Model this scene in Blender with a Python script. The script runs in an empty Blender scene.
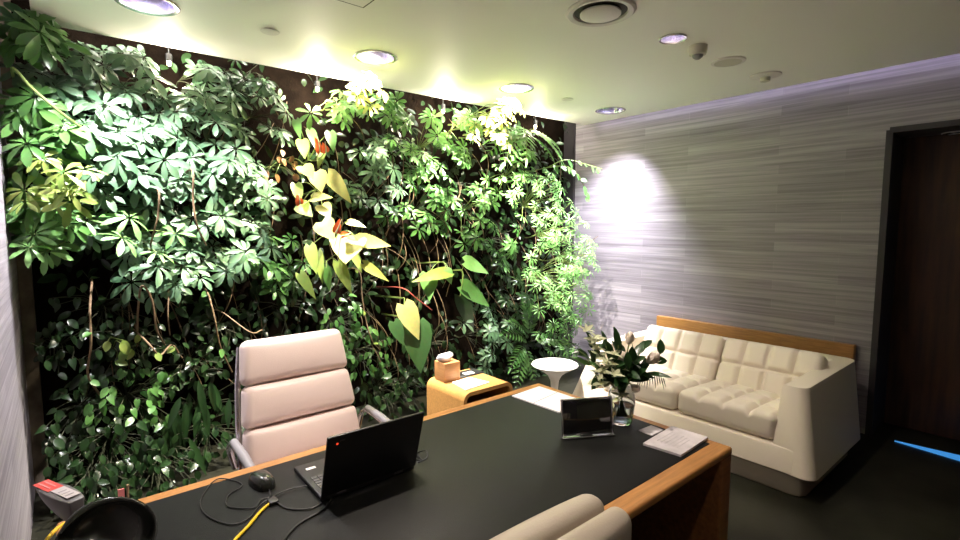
import bpy, bmesh, math, random
import numpy as np
from mathutils import Vector, Matrix
random.seed(7); rng = np.random.default_rng(7)
SC = bpy.context.scene; COL = SC.collection
PI = math.pi; R = math.radians

# ------------------------------------------------------------------ camera
FOC = 500.0; PITCH = R(5.1); AZ = R(50.2); CH = 1.58
CP = np.array([0, 0, CH])
FW = np.array([math.cos(AZ)*math.cos(PITCH), math.sin(AZ)*math.cos(PITCH), -math.sin(PITCH)])
RT = np.array([math.sin(AZ), -math.cos(AZ), 0.0]); UP = np.cross(RT, FW)
def at(px, py, Y):                      # the point of the plane y = Y seen at a pixel (planning only)
    d = FW + RT*(px-480)/FOC + UP*(270-py)/FOC
    return CP + d*(Y/d[1])
def depth(p): return float((np.array(p)-CP) @ FW)
cam = bpy.data.cameras.new('camera'); cam.sensor_width = 36; cam.lens = FOC/960*36; cam.clip_start = .05
co = bpy.data.objects.new('camera', cam); COL.objects.link(co)
co.location = CP; co.rotation_euler = Vector(FW).to_track_quat('-Z', 'Y').to_euler()
SC.camera = co

# ------------------------------------------------------------------ materials
def new_mat(name):
    m = bpy.data.materials.new(name); m.use_nodes = True
    nt = m.node_tree; return m, nt, nt.nodes['Principled BSDF']
def pm(name, col, rough=.5, metal=0., spec=.5, noise=0., nscale=20., bump=0., bscale=200., coat=0., emit=None, estr=0., trans=0., ior=1.45, stretch=(1,1,1)):
    m, nt, b = new_mat(name); N = nt.nodes; L = nt.links
    b.inputs['Base Color'].default_value = (*col, 1); b.inputs['Roughness'].default_value = rough
    b.inputs['Metallic'].default_value = metal; b.inputs['Specular IOR Level'].default_value = spec
    b.inputs['Coat Weight'].default_value = coat; b.inputs['Coat Roughness'].default_value = .1
    b.inputs['Transmission Weight'].default_value = trans; b.inputs['IOR'].default_value = ior
    if emit: b.inputs['Emission Color'].default_value = (*emit, 1); b.inputs['Emission Strength'].default_value = estr
    if noise or bump:
        tc = N.new('ShaderNodeTexCoord'); mp = N.new('ShaderNodeMapping'); mp.inputs['Scale'].default_value = stretch
        L.new(tc.outputs['Object'], mp.inputs['Vector'])
    if noise:
        n = N.new('ShaderNodeTexNoise'); n.inputs['Scale'].default_value = nscale; n.inputs['Detail'].default_value = 6
        L.new(mp.outputs[0], n.inputs['Vector'])
        r = N.new('ShaderNodeValToRGB'); e = r.color_ramp.elements
        e[0].position = .3; e[1].position = .7
        e[0].color = (*[max(0, c*(1-noise)) for c in col], 1); e[1].color = (*[min(1, c*(1+noise)) for c in col], 1)
        L.new(n.outputs['Fac'], r.inputs['Fac']); L.new(r.outputs['Color'], b.inputs['Base Color'])
    if bump:
        n = N.new('ShaderNodeTexNoise'); n.inputs['Scale'].default_value = bscale; n.inputs['Detail'].default_value = 4
        L.new(mp.outputs[0], n.inputs['Vector'])
        bp = N.new('ShaderNodeBump'); bp.inputs['Strength'].default_value = bump; bp.inputs['Distance'].default_value = .005
        L.new(n.outputs['Fac'], bp.inputs['Height']); L.new(bp.outputs[0], b.inputs['Normal'])
    return m

def leaf_mat(name, c1, c2, rough=.38, trans=.25):
    m, nt, b = new_mat(name); N = nt.nodes; L = nt.links
    g = N.new('ShaderNodeNewGeometry'); r = N.new('ShaderNodeValToRGB')
    r.color_ramp.elements[0].color = (*c1, 1); r.color_ramp.elements[1].color = (*c2, 1)
    L.new(g.outputs['Random Per Island'], r.inputs['Fac'])
    tc = N.new('ShaderNodeTexCoord'); n = N.new('ShaderNodeTexNoise'); n.inputs['Scale'].default_value = 35
    L.new(tc.outputs['Object'], n.inputs['Vector'])
    mx = N.new('ShaderNodeMix'); mx.data_type = 'RGBA'; mx.blend_type = 'MULTIPLY'; mx.inputs['Factor'].default_value = .35
    L.new(r.outputs['Color'], mx.inputs['A']); L.new(n.outputs['Color'], mx.inputs['B'])
    L.new(mx.outputs['Result'], b.inputs['Base Color'])
    b.inputs['Roughness'].default_value = rough; b.inputs['Specular IOR Level'].default_value = .55
    t = N.new('ShaderNodeBsdfTranslucent'); L.new(mx.outputs['Result'], t.inputs['Color'])
    ms = N.new('ShaderNodeMixShader'); ms.inputs['Fac'].default_value = trans
    out = N['Material Output']
    L.new(b.outputs[0], ms.inputs[1]); L.new(t.outputs[0], ms.inputs[2]); L.new(ms.outputs[0], out.inputs['Surface'])
    return m

def stone_mat(name):
    # thin stacked courses of striated grey stone; courses run along the wall (object X), stacked in Z
    m, nt, b = new_mat(name); N = nt.nodes; L = nt.links
    tc = N.new('ShaderNodeTexCoord'); sp = N.new('ShaderNodeSeparateXYZ'); L.new(tc.outputs['Object'], sp.inputs[0])
    ad = N.new('ShaderNodeMath'); ad.operation = 'ADD'; L.new(sp.outputs['X'], ad.inputs[0]); L.new(sp.outputs['Y'], ad.inputs[1])
    cb = N.new('ShaderNodeCombineXYZ'); L.new(ad.outputs[0], cb.inputs['X']); L.new(sp.outputs['Z'], cb.inputs['Y'])
    br = N.new('ShaderNodeTexBrick'); br.offset = .37; br.squash = 1
    br.inputs['Scale'].default_value = 1; br.inputs['Brick Width'].default_value = 1.25; br.inputs['Row Height'].default_value = .080
    br.inputs['Mortar Size'].default_value = .0017; br.inputs['Mortar Smooth'].default_value = .3; br.inputs['Bias'].default_value = -.1
    br.inputs['Color1'].default_value = (.29, .27, .30, 1); br.inputs['Color2'].default_value = (.41, .385, .42, 1)
    br.inputs['Mortar'].default_value = (.40, .38, .41, 1)
    L.new(cb.outputs[0], br.inputs['Vector'])
    mp = N.new('ShaderNodeMapping'); mp.inputs['Scale'].default_value = (.95, 40, 1); L.new(cb.outputs[0], mp.inputs['Vector'])
    n = N.new('ShaderNodeTexNoise'); n.inputs['Scale'].default_value = 1; n.inputs['Detail'].default_value = 7; n.inputs['Roughness'].default_value = .62; n.inputs['Distortion'].default_value = .6
    L.new(mp.outputs[0], n.inputs['Vector'])
    r = N.new('ShaderNodeValToRGB'); e = r.color_ramp.elements
    e[0].position = .3; e[0].color = (.46, .44, .46, 1); e[1].position = .72; e[1].color = (1.25, 1.22, 1.24, 1)
    L.new(n.outputs['Fac'], r.inputs['Fac'])
    mx = N.new('ShaderNodeMix'); mx.data_type = 'RGBA'; mx.blend_type = 'MULTIPLY'; mx.inputs['Factor'].default_value = .8
    L.new(br.outputs['Color'], mx.inputs['A']); L.new(r.outputs['Color'], mx.inputs['B'])
    L.new(mx.outputs['Result'], b.inputs['Base Color']); b.inputs['Roughness'].default_value = .55
    bp = N.new('ShaderNodeBump'); bp.inputs['Strength'].default_value = .35; bp.inputs['Distance'].default_value = .006
    L.new(n.outputs['Fac'], bp.inputs['Height']); L.new(bp.outputs[0], b.inputs['Normal'])
    return m

M = {}
M['stone'] = stone_mat('striated_stone')
M['ceil'] = pm('ceiling_paint', (.86, .84, .79), .6)
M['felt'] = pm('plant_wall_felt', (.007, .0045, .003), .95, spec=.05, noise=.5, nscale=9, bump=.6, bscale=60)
M['floor'] = pm('dark_floor_stone', (.016, .016, .011), .36, spec=.25, noise=.5, nscale=3, bump=.08, bscale=25)
M['plaster'] = pm('dim_plaster', (.3, .28, .25), .8)
M['door'] = pm('dark_door_wood', (.07, .03, .013), .45, noise=.35, nscale=4, stretch=(6, 6, .6))
M['jamb'] = pm('dark_bronze_jamb', (.045, .04, .045), .5, metal=.2)
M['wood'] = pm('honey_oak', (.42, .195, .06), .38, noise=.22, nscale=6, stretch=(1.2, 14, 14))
M['wood_dark'] = pm('walnut_shade_in_colour', (.24, .095, .03), .4, noise=.25, nscale=5, stretch=(1, 12, 12))  # wood darkened so its colour carries the shade of the unlit desk front
M['ply'] = pm('bent_plywood', (.48, .25, .08), .35, noise=.15, nscale=8, stretch=(1, 12, 12))
M['leather_black'] = pm('black_desk_leather', (.010, .0105, .0095), .5, spec=.22, bump=.25, bscale=400)
M['cream'] = pm('cream_leather', (.76, .68, .58), .48, bump=.12, bscale=160)
M['shell'] = pm('cream_shell_leather', (.74, .66, .55), .5, bump=.06, bscale=220)
M['blush'] = pm('pale_blush_leather', (.80, .66, .62), .42, bump=.12, bscale=220)
M['taupe'] = pm('taupe_leather', (.42, .36, .29), .42, bump=.12, bscale=220)
M['plinth'] = pm('sofa_plinth_fabric', (.22, .19, .15), .8)
M['chrome'] = pm('brushed_aluminium', (.62, .60, .64), .25, metal=1)
M['mirror'] = pm('polished_reflector', (.50, .47, .66), .2, metal=1)
M['black'] = pm('black_plastic', (.012, .012, .013), .38)
M['gloss'] = pm('glossy_black_plastic', (.016, .018, .015), .22, coat=.25)
M['dkgrey'] = pm('dark_grey_plastic', (.055, .055, .06), .45)
M['grey'] = pm('mid_grey_plastic', (.23, .22, .23), .45)
M['white'] = pm('white_lacquer', (.82, .80, .80), .3)
M['offwhite'] = pm('aged_white_plastic', (.55, .52, .44), .5)
M['fixture'] = pm('fixture_white', (.72, .68, .66), .5)
M['slot'] = pm('fixture_shadow_gap', (.05, .045, .035), .7)
M['paper'] = pm('white_paper', (.80, .78, .82), .7)
M['paper_grey'] = pm('grey_printed_paper', (.52, .48, .50), .6, noise=.2, nscale=14)
M['ink'] = pm('grey_ink', (.30, .28, .31), .7)
M['red'] = pm('red_sticker', (.62, .06, .05), .45)
M['pink'] = pm('pink_tag', (.70, .22, .22), .5)
M['yellow'] = pm('yellow_cable_jacket', (.85, .55, .02), .4)
M['screen'] = pm('dark_glass', (.006, .006, .007), .06, coat=1)
M['clear'] = pm('clear_acrylic', (.95, .95, .97), .05, trans=1, ior=1.45)
M['glass'] = pm('smoky_vase_glass', (.62, .64, .66), .04, trans=1, ior=1.15)
M['water'] = pm('vase_water', (.60, .66, .62), .03, trans=1, ior=1.12)
M['led_red'] = pm('red_indicator', (.6, .02, .01), .4, emit=(1, .06, .02), estr=.5)
M['lamp'] = pm('cool_lamp_disc', (1, 1, 1), .5, emit=(.80, .76, 1.0), estr=.7)
M['lamp_dim'] = pm('dim_lamp_disc', (1, 1, 1), .5, emit=(.9, 1, .8), estr=1.2)
M['lamp_warm'] = pm('warm_bulb', (1, .9, .7), .5, emit=(1, .70, .32), estr=20)
M['led_violet'] = pm('violet_led_strip', (1, 1, 1), .5, emit=(.74, .66, 1), estr=2.2)
M['door_leak_blue'] = pm('blue_door_leak_glow', (.1, .3, .8), .5, emit=(.05, .30, .75), estr=.22)  # self-lit colour in place of light spilling under the door
M['stem'] = pm('green_stem', (.16, .22, .06), .5)
M['woody'] = pm('woody_stem', (.15, .10, .055), .7, noise=.3, nscale=40)
M['petal'] = pm('cream_petal', (.80, .68, .58), .5)
M['lily'] = pm('white_green_petal', (.52, .54, .34), .5)
M['spathe'] = pm('orange_red_spathe', (.75, .12, .03), .3)
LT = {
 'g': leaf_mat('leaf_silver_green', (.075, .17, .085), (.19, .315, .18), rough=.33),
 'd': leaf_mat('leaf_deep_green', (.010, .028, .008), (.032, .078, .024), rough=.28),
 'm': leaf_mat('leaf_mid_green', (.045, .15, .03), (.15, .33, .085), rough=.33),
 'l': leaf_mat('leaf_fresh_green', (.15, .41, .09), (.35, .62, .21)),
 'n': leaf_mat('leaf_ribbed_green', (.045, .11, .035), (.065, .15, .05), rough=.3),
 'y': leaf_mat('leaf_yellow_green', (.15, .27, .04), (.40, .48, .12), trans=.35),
 'o': leaf_mat('leaf_golden_and_lit', (.42, .44, .10), (.70, .66, .28), trans=.35),  # golden for the yellow leaf; on the anthuriums, warm lamplight painted in
 'w': leaf_mat('leaf_pale_lit_in_colour', (.40, .48, .14), (.58, .63, .22), trans=.4),  # overexposed glare under the lamps, put into the leaf colour
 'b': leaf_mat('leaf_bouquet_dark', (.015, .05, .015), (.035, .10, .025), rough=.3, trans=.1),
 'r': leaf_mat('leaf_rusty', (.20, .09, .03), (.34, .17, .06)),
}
M['stem_dark'] = pm('dark_stem', (.022, .026, .010), .7)

# ------------------------------------------------------------------ mesh helpers
class MB:
    def __init__(s): s.v = []; s.f = []; s.n = 0
    def add(s, v, f):
        v = np.asarray(v, float); s.v.append(v); o = s.n
        s.f.extend([tuple(i+o for i in q) for q in f]); s.n += len(v); return s
    def box(s, x0, x1, y0, y1, z0, z1):
        v = [(x, y, z) for z in (z0, z1) for y in (y0, y1) for x in (x0, x1)]
        return s.add(v, [(0,2,3,1), (4,5,7,6), (0,1,5,4), (2,6,7,3), (0,4,6,2), (1,3,7,5)])
    def tube(s, pts, r, n=6, cap=True):
        P = np.array(pts, float); k = len(P); rr = np.full(k, r) if np.isscalar(r) else np.array(r, float)
        T = np.gradient(P, axis=0); T /= np.linalg.norm(T, axis=1)[:, None] + 1e-9
        a = np.array([0, 0, 1.]) if abs(T[0][2]) < .9 else np.array([1., 0, 0]); V = []
        for i in range(k):
            a = a - T[i]*(a @ T[i]); a /= np.linalg.norm(a)+1e-9; b = np.cross(T[i], a)
            for j in range(n):
                t = 2*PI*j/n; V.append(P[i] + rr[i]*(math.cos(t)*a + math.sin(t)*b))
        F = [(i*n+j, i*n+(j+1) % n, (i+1)*n+(j+1) % n, (i+1)*n+j) for i in range(k-1) for j in range(n)]
        if cap: F += [tuple(range(n))[::-1], tuple((k-1)*n+j for j in range(n))]
        return s.add(V, F)
    def lathe(s, prof, c=(0, 0, 0), n=40, closed=False):
        V = []; F = []; k = len(prof)
        for r, z in prof:
            for j in range(n): t = 2*PI*j/n; V.append((c[0]+r*math.cos(t), c[1]+r*math.sin(t), c[2]+z))
        rng_ = range(k if closed else k-1)
        for i in rng_:
            i2 = (i+1) % k
            for j in range(n): F.append((i*n+j, i*n+(j+1) % n, i2*n+(j+1) % n, i2*n+j))
        if not closed:
            if prof[0][0] > 1e-6: F.append(tuple(range(n))[::-1])
            if prof[-1][0] > 1e-6: F.append(tuple((k-1)*n+j for j in range(n)))
        return s.add(V, F)
    def disc(s, r, c, n=40, flip=False):
        V = [(c[0]+r*math.cos(2*PI*j/n), c[1]+r*math.sin(2*PI*j/n), c[2]) for j in range(n)]
        q = tuple(range(n)); return s.add(V, [q[::-1] if flip else q])
    def prism(s, pts, axis, a, b):          # extrude a 2D polygon along an axis
        n = len(pts); V = []
        for t in (a, b):
            for (p, q) in pts: V.append({'x': (t, p, q), 'y': (p, t, q), 'z': (p, q, t)}[axis])
        F = [(i, (i+1) % n, n+(i+1) % n, n+i) for i in range(n)] + [tuple(range(n))[::-1], tuple(range(n, 2*n))]
        return s.add(V, F)
    def xf(s, mat):
        m = np.array(mat)
        s.v = [v @ m[:3, :3].T + m[:3, 3] for v in s.v]; return s
    def build(s, name, mat, parent=None, smooth=True, bevel=0, seg=3, loc=None, angle=40, kind=None, label=None):
        V = np.concatenate(s.v) if s.v else np.zeros((0, 3))
        if parent is not None: V = V - world(parent)
        elif loc is not None: V = V - np.array(loc)
        me = bpy.data.meshes.new(name); me.from_pydata(V.tolist(), [], s.f); me.update()
        bm = bmesh.new(); bm.from_mesh(me)
        if not getattr(s, 'open', False): bmesh.ops.recalc_face_normals(bm, faces=bm.faces)
        bm.to_mesh(me); bm.free()
        if smooth:
            me.polygons.foreach_set('use_smooth', [True]*len(me.polygons))
        o = bpy.data.objects.new(name, me); COL.objects.link(o); me.materials.append(mat)
        if parent is not None: o.parent = parent
        elif loc is not None: o.location = loc
        if bevel:
            b = o.modifiers.new('bevel', 'BEVEL'); b.width = bevel; b.segments = seg; b.limit_method = 'ANGLE'; b.angle_limit = R(30)
        if smooth and not getattr(s, 'open', False):
            me.set_sharp_from_angle(angle=R(angle)) if not bevel else None
        if kind: o['kind'] = kind
        if label: o['label'] = label
        return o
def world(o):
    p = np.zeros(3)
    while o is not None: p = p + np.array(o.location); o = o.parent
    return p
def thing(name, label, cat, loc, group=None):
    o = bpy.data.objects.new(name, None); COL.objects.link(o); o.location = loc; o.empty_display_size = .05
    o['label'] = label; o['category'] = cat
    if group: o['group'] = group
    return o
def tag(o, label, cat, group=None, kind=None):
    o['label'] = label; o['category'] = cat
    if group: o['group'] = group
    if kind: o['kind'] = kind
    return o
def struct(o): o['kind'] = 'structure'; return o
def unit(v): v = np.array(v, float); return v/(np.linalg.norm(v)+1e-9)
def rotz(a): return Matrix.Rotation(a, 4, 'Z')
def spline(pts, k=8):                                  # Catmull-Rom through the points
    P = [np.array(p, float) for p in pts]; P = [2*P[0]-P[1]] + P + [2*P[-1]-P[-2]]; out = []
    for i in range(1, len(P)-2):
        for j in range(k):
            t = j/k; a, b, c, d = P[i-1], P[i], P[i+1], P[i+2]
            out.append(.5*((2*b)+(-a+c)*t+(2*a-5*b+4*c-d)*t*t+(-a+3*b-3*c+d)*t**3))
    out.append(P[-2]); return out
def cushion(sx, sy, sz, r, tx=(), ty=(), depth_=.02, wid=.018, puff=.012, N=44, both=False):
    """rounded box lying in XY, with stitched seams at x = tx and y = ty on its top"""
    mb = MB()
    def axis(h, n): 
        e = np.sin(np.linspace(0, PI/2, 6))*r
        e = np.concatenate([[-h], -h+r*(1-np.cos(np.linspace(0, PI/2, 6)[1:]))]) if False else -h+r*np.linspace(0, 1, 6)
        return np.concatenate([e, np.linspace(-h+r, h-r, n)[1:-1], -e[::-1]])
    X, Y, Z = axis(sx/2, N), axis(sy/2, N), axis(sz/2, 4)
    def put(p):
        p = np.array(p, float); h = np.array([sx, sy, sz])/2
        q = np.clip(p, -h+r, h-r); d = p-q; L = np.linalg.norm(d, axis=-1, keepdims=True)
        # cube surface to rounded surface
        p = np.where(L > 1e-9, q + d/np.maximum(L, 1e-9)*r, p)
        s_ = np.zeros(len(p))
        for a in tx: s_ = np.maximum(s_, np.exp(-((p[:, 0]-a)/wid)**2))
        for a in ty: s_ = np.maximum(s_, np.exp(-((p[:, 1]-a)/wid)**2))
        top = np.clip((p[:, 2]/(sz/2)+(.6 if both else .1))/.9, 0, 1)
        u = np.clip(1-(2*p[:, 0]/sx)**2, 0, 1)*np.clip(1-(2*p[:, 1]/sy)**2, 0, 1)
        nz = np.sqrt(u)*puff
        p[:, 2] += top*(nz - depth_*s_)
        return p
    def grid(A, B, fn, flip):
        n, m = len(A), len(B); P = put([fn(a, b) for a in A for b in B])
        F = [(i*m+j, (i+1)*m+j, (i+1)*m+j+1, i*m+j+1) for i in range(n-1) for j in range(m-1)]
        if flip: F = [q[::-1] for q in F]
        mb.add(P, F)
    grid(X, Y, lambda a, b: (a, b, sz/2), False); grid(X, Y, lambda a, b: (a, b, -sz/2), True)
    grid(X, Z, lambda a, b: (a, -sy/2, b), False); grid(X, Z, lambda a, b: (a, sy/2, b), True)
    grid(Y, Z, lambda a, b: (sx/2, a, b), False); grid(Y, Z, lambda a, b: (-sx/2, a, b), True)
    # weld the six faces
    V = np.concatenate(mb.v); key = {}; idx = []
    W = []
    for p in V:
        k = tuple(np.round(p, 5)); 
        if k not in key: key[k] = len(W); W.append(p)
        idx.append(key[k])
    F = []
    for q in mb.f:
        g = []
        for i in q:
            if idx[i] not in g: g.append(idx[i])
        if len(g) > 2: F.append(tuple(g))
    o = MB(); o.add(np.array(W), F); return o

def light(name, kind, loc, energy, col=(1, 1, 1), target=None, size=60, blend=.5, radius=.03):
    l = bpy.data.lights.new(name, kind); l.energy = energy; l.color = col
    if kind == 'SPOT': l.spot_size = R(size); l.spot_blend = blend
    if kind != 'AREA': l.shadow_soft_size = radius
    o = bpy.data.objects.new(name, l); COL.objects.link(o); o.location = loc
    if target is not None: o.rotation_euler = (Vector(target)-Vector(loc)).to_track_quat('-Z', 'Y').to_euler()
    return o

# ------------------------------------------------------------------ room shell
XL, XR, YB, YF, ZC, ZT = -.21, 4.60, 3.95, -1.9, 2.68, 3.0
struct(MB().box(XL-.2, 5.9, YF-.2, YB+.2, -.12, 0).build('floor', M['floor'], smooth=False))
struct(MB().box(XL-.15, XL, YF, YB, 0, ZT).build('wall_left', M['stone'], smooth=False))
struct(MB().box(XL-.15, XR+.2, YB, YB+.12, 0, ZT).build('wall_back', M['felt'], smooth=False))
struct(MB().box(XL-.15, XR+.2, YF-.12, YF, 0, ZT).build('wall_front', M['plaster'], smooth=False))
DY0, DY1, DH = -.15, .93, 2.26
mb = MB()
mb.box(XR, XR+.14, DY1, YB, 0, ZT); mb.box(XR, XR+.14, YF, DY0, 0, ZT); mb.box(XR, XR+.14, DY0, DY1, DH, ZT)
struct(mb.build('wall_right', M['stone'], smooth=False))
# plenum above the floating slab
struct(MB().box(XL-.15, XR+.2, YF, YB+.1, ZT, ZT+.06).build('ceiling_upper', M['plaster'], smooth=False))
# floating ceiling slab, with openings cut for its fittings
BIG = [(.39, 3.05), (1.645, 3.045), (2.873, 2.99), (4.10, 2.97)]
SMALL = [(2.83, 1.62), (.95, 1.62), (.95, .15), (2.83, .15)]  # first one is in view; the others are unseen, added as room fill
slab = MB().prism([(-.06, YF), (4.49, YF), (4.49, 3.585), (-.06, 3.725)], 'z', ZC, ZC+.05).build('ceiling', M['ceil'], smooth=False)
cut = MB()
for x, y in BIG: cut.lathe([(.122, -.1), (.122, .15)], (x, y, ZC), 48)
for x, y in SMALL: cut.lathe([(.07, -.1), (.07, .15)], (x, y, ZC), 40)
cutter = cut.build('cutter', M['ceil'], smooth=False)
bo = slab.modifiers.new('b', 'BOOLEAN'); bo.object = cutter; bo.operation = 'DIFFERENCE'; bo.solver = 'EXACT'
dg = bpy.context.evaluated_depsgraph_get(); me = bpy.data.meshes.new_from_object(slab.evaluated_get(dg))
slab.modifiers.clear(); slab.data = me; bpy.data.objects.remove(cutter)
struct(slab)
# trims: dark upright strip at the left end of the green wall and at its right end
struct(MB().box(XL, XL+.06, 3.86, 3.95, 0, ZT).build('trim_1', pm('weathered_trim', (.15, .12, .085), .8, noise=.3, nscale=12), smooth=False))
struct(MB().box(XR-.03, XR, 3.80, 3.95, 0, ZT).build('trim_2', M['jamb'], smooth=False))
# door recess
RX = 4.97
mb = MB(); mb.box(XR-.004, RX+.05, DY1-.02, DY1+.02, 0, DH); mb.box(XR-.004, RX+.05, DY0-.02, DY0+.02, 0, DH); mb.box(XR-.004, RX+.05, DY0, DY1, DH-.02, DH+.02)
struct(mb.build('trim_3', M['jamb'], smooth=False))
d = struct(MB().box(RX, RX+.045, DY0+.02, DY1-.02, .006, DH-.02).build('door_1', M['door'], smooth=False))
hd = MB(); hd.tube([(RX, .02, 1.0), (RX-.05, .02, 1.0)], .008, 10); hd.tube([(RX-.05, .02, 1.0), (RX-.05, .14, 1.0)], .009, 10)
hd.build('door_handle', M['chrome'], d)

# ------------------------------------------------------------------ ceiling fittings
def downlight(x, y, r, label, lampmat, group):
    t = thing('recessed_downlight', label, 'ceiling light', (x, y, ZC), group)
    MB().lathe([(r*.93, -.001), (r*1.12, -.001), (r*1.13, -.006), (r*1.08, -.010), (r*.95, -.006), (r*.92, .004)], (x, y, ZC), 48, closed=True).build('trim_ring', M['chrome'], t)
    m_ = MB(); m_.open = True
    m_.lathe([(r*.93, -.002), (r*.90, .03), (r*.80, .065), (r*.6, .10), (r*.42, .12)], (x, y, ZC), 48)
    m_.f = [f for f in m_.f if len(f) == 4]
    m_.build('reflector', M['mirror'], t)
    MB().lathe([(0, 0), (r*.40, 0), (r*.40, .01), (0, .01)], (x, y, ZC+.117), 32).build('lamp', lampmat, t)
    return t
bl = ['large chrome downlight at far left, cut by the top of the photo', 'large chrome downlight above the red-flowered plants in the middle of the green wall',
      'large chrome downlight glowing over the bright leaves, third from the left', 'chrome downlight nearest the grey stone wall, above the small white table']
for (x, y), lb in zip(BIG, bl): downlight(x, y, .125, lb, M['lamp'], 'large downlights along the green wall')
sl = ['small white-rimmed downlight beside the ceiling sensor dome', 'added unseen fill downlight above the laptop end of the desk', 'added unseen fill downlight over the left side of the room near the camera', 'added unseen fill downlight over the doorway side of the room']
for (x, y), lb in zip(SMALL, sl): downlight(x, y, .07, lb, M['lamp_dim'], 'small downlights of the room')

x, y = 2.195, 1.665
t = thing('air_diffuser', 'large round white air diffuser with a dark ring gap in the ceiling', 'air vent', (x, y, ZC))
MB().lathe([(.135, 0), (.175, 0), (.178, -.006), (.165, -.016), (.140, -.012), (.135, -.004)], (x, y, ZC), 56, closed=True).build('outer_ring', M['fixture'], t)
MB().lathe([(.0, -.002), (.136, -.002), (.136, 0), (0, 0)], (x, y, ZC), 56).build('dark_gap', M['slot'], t)
MB().lathe([(0, -.024), (.095, -.024), (.104, -.020), (.104, -.012), (.06, -.004), (0, -.004)], (x, y, ZC), 56).build('centre_disc', M['fixture'], t)
x, y = 3.505, 1.60
t = thing('ceiling_speaker', 'flat beige round ceiling speaker grille right of the sensor dome', 'speaker', (x, y, ZC))
MB().lathe([(0, -.010), (.085, -.010), (.085, 0), (0, 0)], (x, y, ZC), 48).build('grille', M['offwhite'], t)
MB().lathe([(.086, 0), (.108, 0), (.106, -.008), (.086, -.012)], (x, y, ZC), 48, closed=True).build('rim', M['fixture'], t)
x, y = 3.075, 1.592
t = thing('dome_sensor', 'small beige cylindrical sensor with dark lens hanging below the ceiling', 'sensor', (x, y, ZC))
MB().lathe([(0, 0), (.055, 0), (.054, -.03), (.048, -.052), (0, -.055)], (x, y, ZC), 36).build('housing', M['offwhite'], t)
MB().lathe([(0, -.052), (.032, -.054), (.030, -.066), (.015, -.078), (0, -.080)], (x, y, ZC), 32).build('lens', M['grey'], t)
x, y = 4.035, 1.567
t = thing('smoke_detector', 'white saucer shaped detector with a small nub nearest the doorway', 'smoke detector', (x, y, ZC))
MB().lathe([(0, 0), (.105, 0), (.105, -.008), (.06, -.018), (0, -.020)], (x, y, ZC), 40).build('saucer', M['fixture'], t)
MB().lathe([(0, -.018), (.035, -.018), (.032, -.045), (.015, -.050), (0, -.05)], (x, y, ZC), 32).build('nub', M['offwhite'], t)
for (x, y), lb in (((.972, 3.03), 'flat concealed sprinkler cap in the ceiling between the two leftmost large downlights'), ((3.455, 2.955), 'flat concealed sprinkler cap in the ceiling between the two rightmost large downlights')):
    t = tag(MB().lathe([(0, -.009), (.048, -.008), (.052, -.004), (.045, 0), (0, 0)], (x, y, ZC), 36).build('sprinkler_cap', M['fixture'], loc=(x, y, ZC)), lb, 'sprinkler', 'sprinkler caps in the ceiling')
x, y = 1.13, 2.30
t = thing('access_panel', 'square ceiling access panel cut by the top edge of the photo', 'hatch', (x, y, ZC))
MB().box(x-.10, x+.10, y-.10, y+.10, ZC-.004, ZC).build('panel', M['ceil'], t, smooth=False)
m_ = MB()
for a, b, c, e in ((-.108, .108, -.108, -.100), (-.108, .108, .100, .108), (-.108, -.100, -.1, .1), (.100, .108, -.1, .1)): m_.box(x+a, x+b, y+c, y+e, ZC-.003, ZC)
m_.build('edge_frame', M['slot'], t, smooth=False)
x, y = 4.93, .62
t = thing('doorway_downlight', 'round pale fitting in the dark soffit of the doorway', 'ceiling light', (x, y, DH-.02))
MB().lathe([(0, -.008), (.07, -.008), (.08, -.004), (.08, 0), (0, 0)], (x, y, DH-.02), 36).build('disc', M['fixture'], t)
MB().lathe([(.05, -.008), (.075, -.008), (.07, -.014), (.055, -.014)], (x, y, DH-.02), 36, closed=True).build('ring', M['chrome'], t)
# violet LED strip in the gap along the stone wall
s_ = MB().box(4.492, 4.50, -1.6, 3.5, ZC+.018, ZC+.032).build('led_strip', M['led_violet'], loc=(4.496, 1, ZC+.025), smooth=False)
tag(s_, 'violet light strip hidden in the ceiling gap along the stone wall', 'light strip')
s_ = MB().box(-.056, -.044, -1.6, 3.6, ZC+.0505, ZC+.064).build('led_strip', M['led_violet'], loc=(-.068, 1, ZC+.025), smooth=False)
tag(s_, 'violet light strip hidden in the ceiling gap along the left stone wall', 'light strip')
M['added_strip_white'] = pm('added_white_strip', (1, 1, 1), .5, emit=(1, .95, .86), estr=22)  # unseen strip, added to brighten the upper leaves and the ceiling near them
s_ = MB().prism([(.0, 3.735), (.0, 3.745), (4.42, 3.610), (4.42, 3.600)], 'z', ZC+.030, ZC+.042).build('led_strip', M['added_strip_white'], loc=(2.2, 3.75, ZC+.028), smooth=False)
tag(s_, 'unseen white light strip added in the ceiling slot above the green wall', 'light strip')
# glowing blue wedge shaped like light leaking from under the door
s_ = MB().prism([(4.605, .775), (4.550, .42), (4.50, .10), (4.70, .10), (4.655, .42), (4.615, .775)], 'z', 0, .006).build('door_leak_glow', M['door_leak_blue'], loc=(4.6, .5, 0), smooth=False)
tag(s_, 'thin glowing blue wedge standing for light leaking under the dark door', 'light strip')
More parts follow.
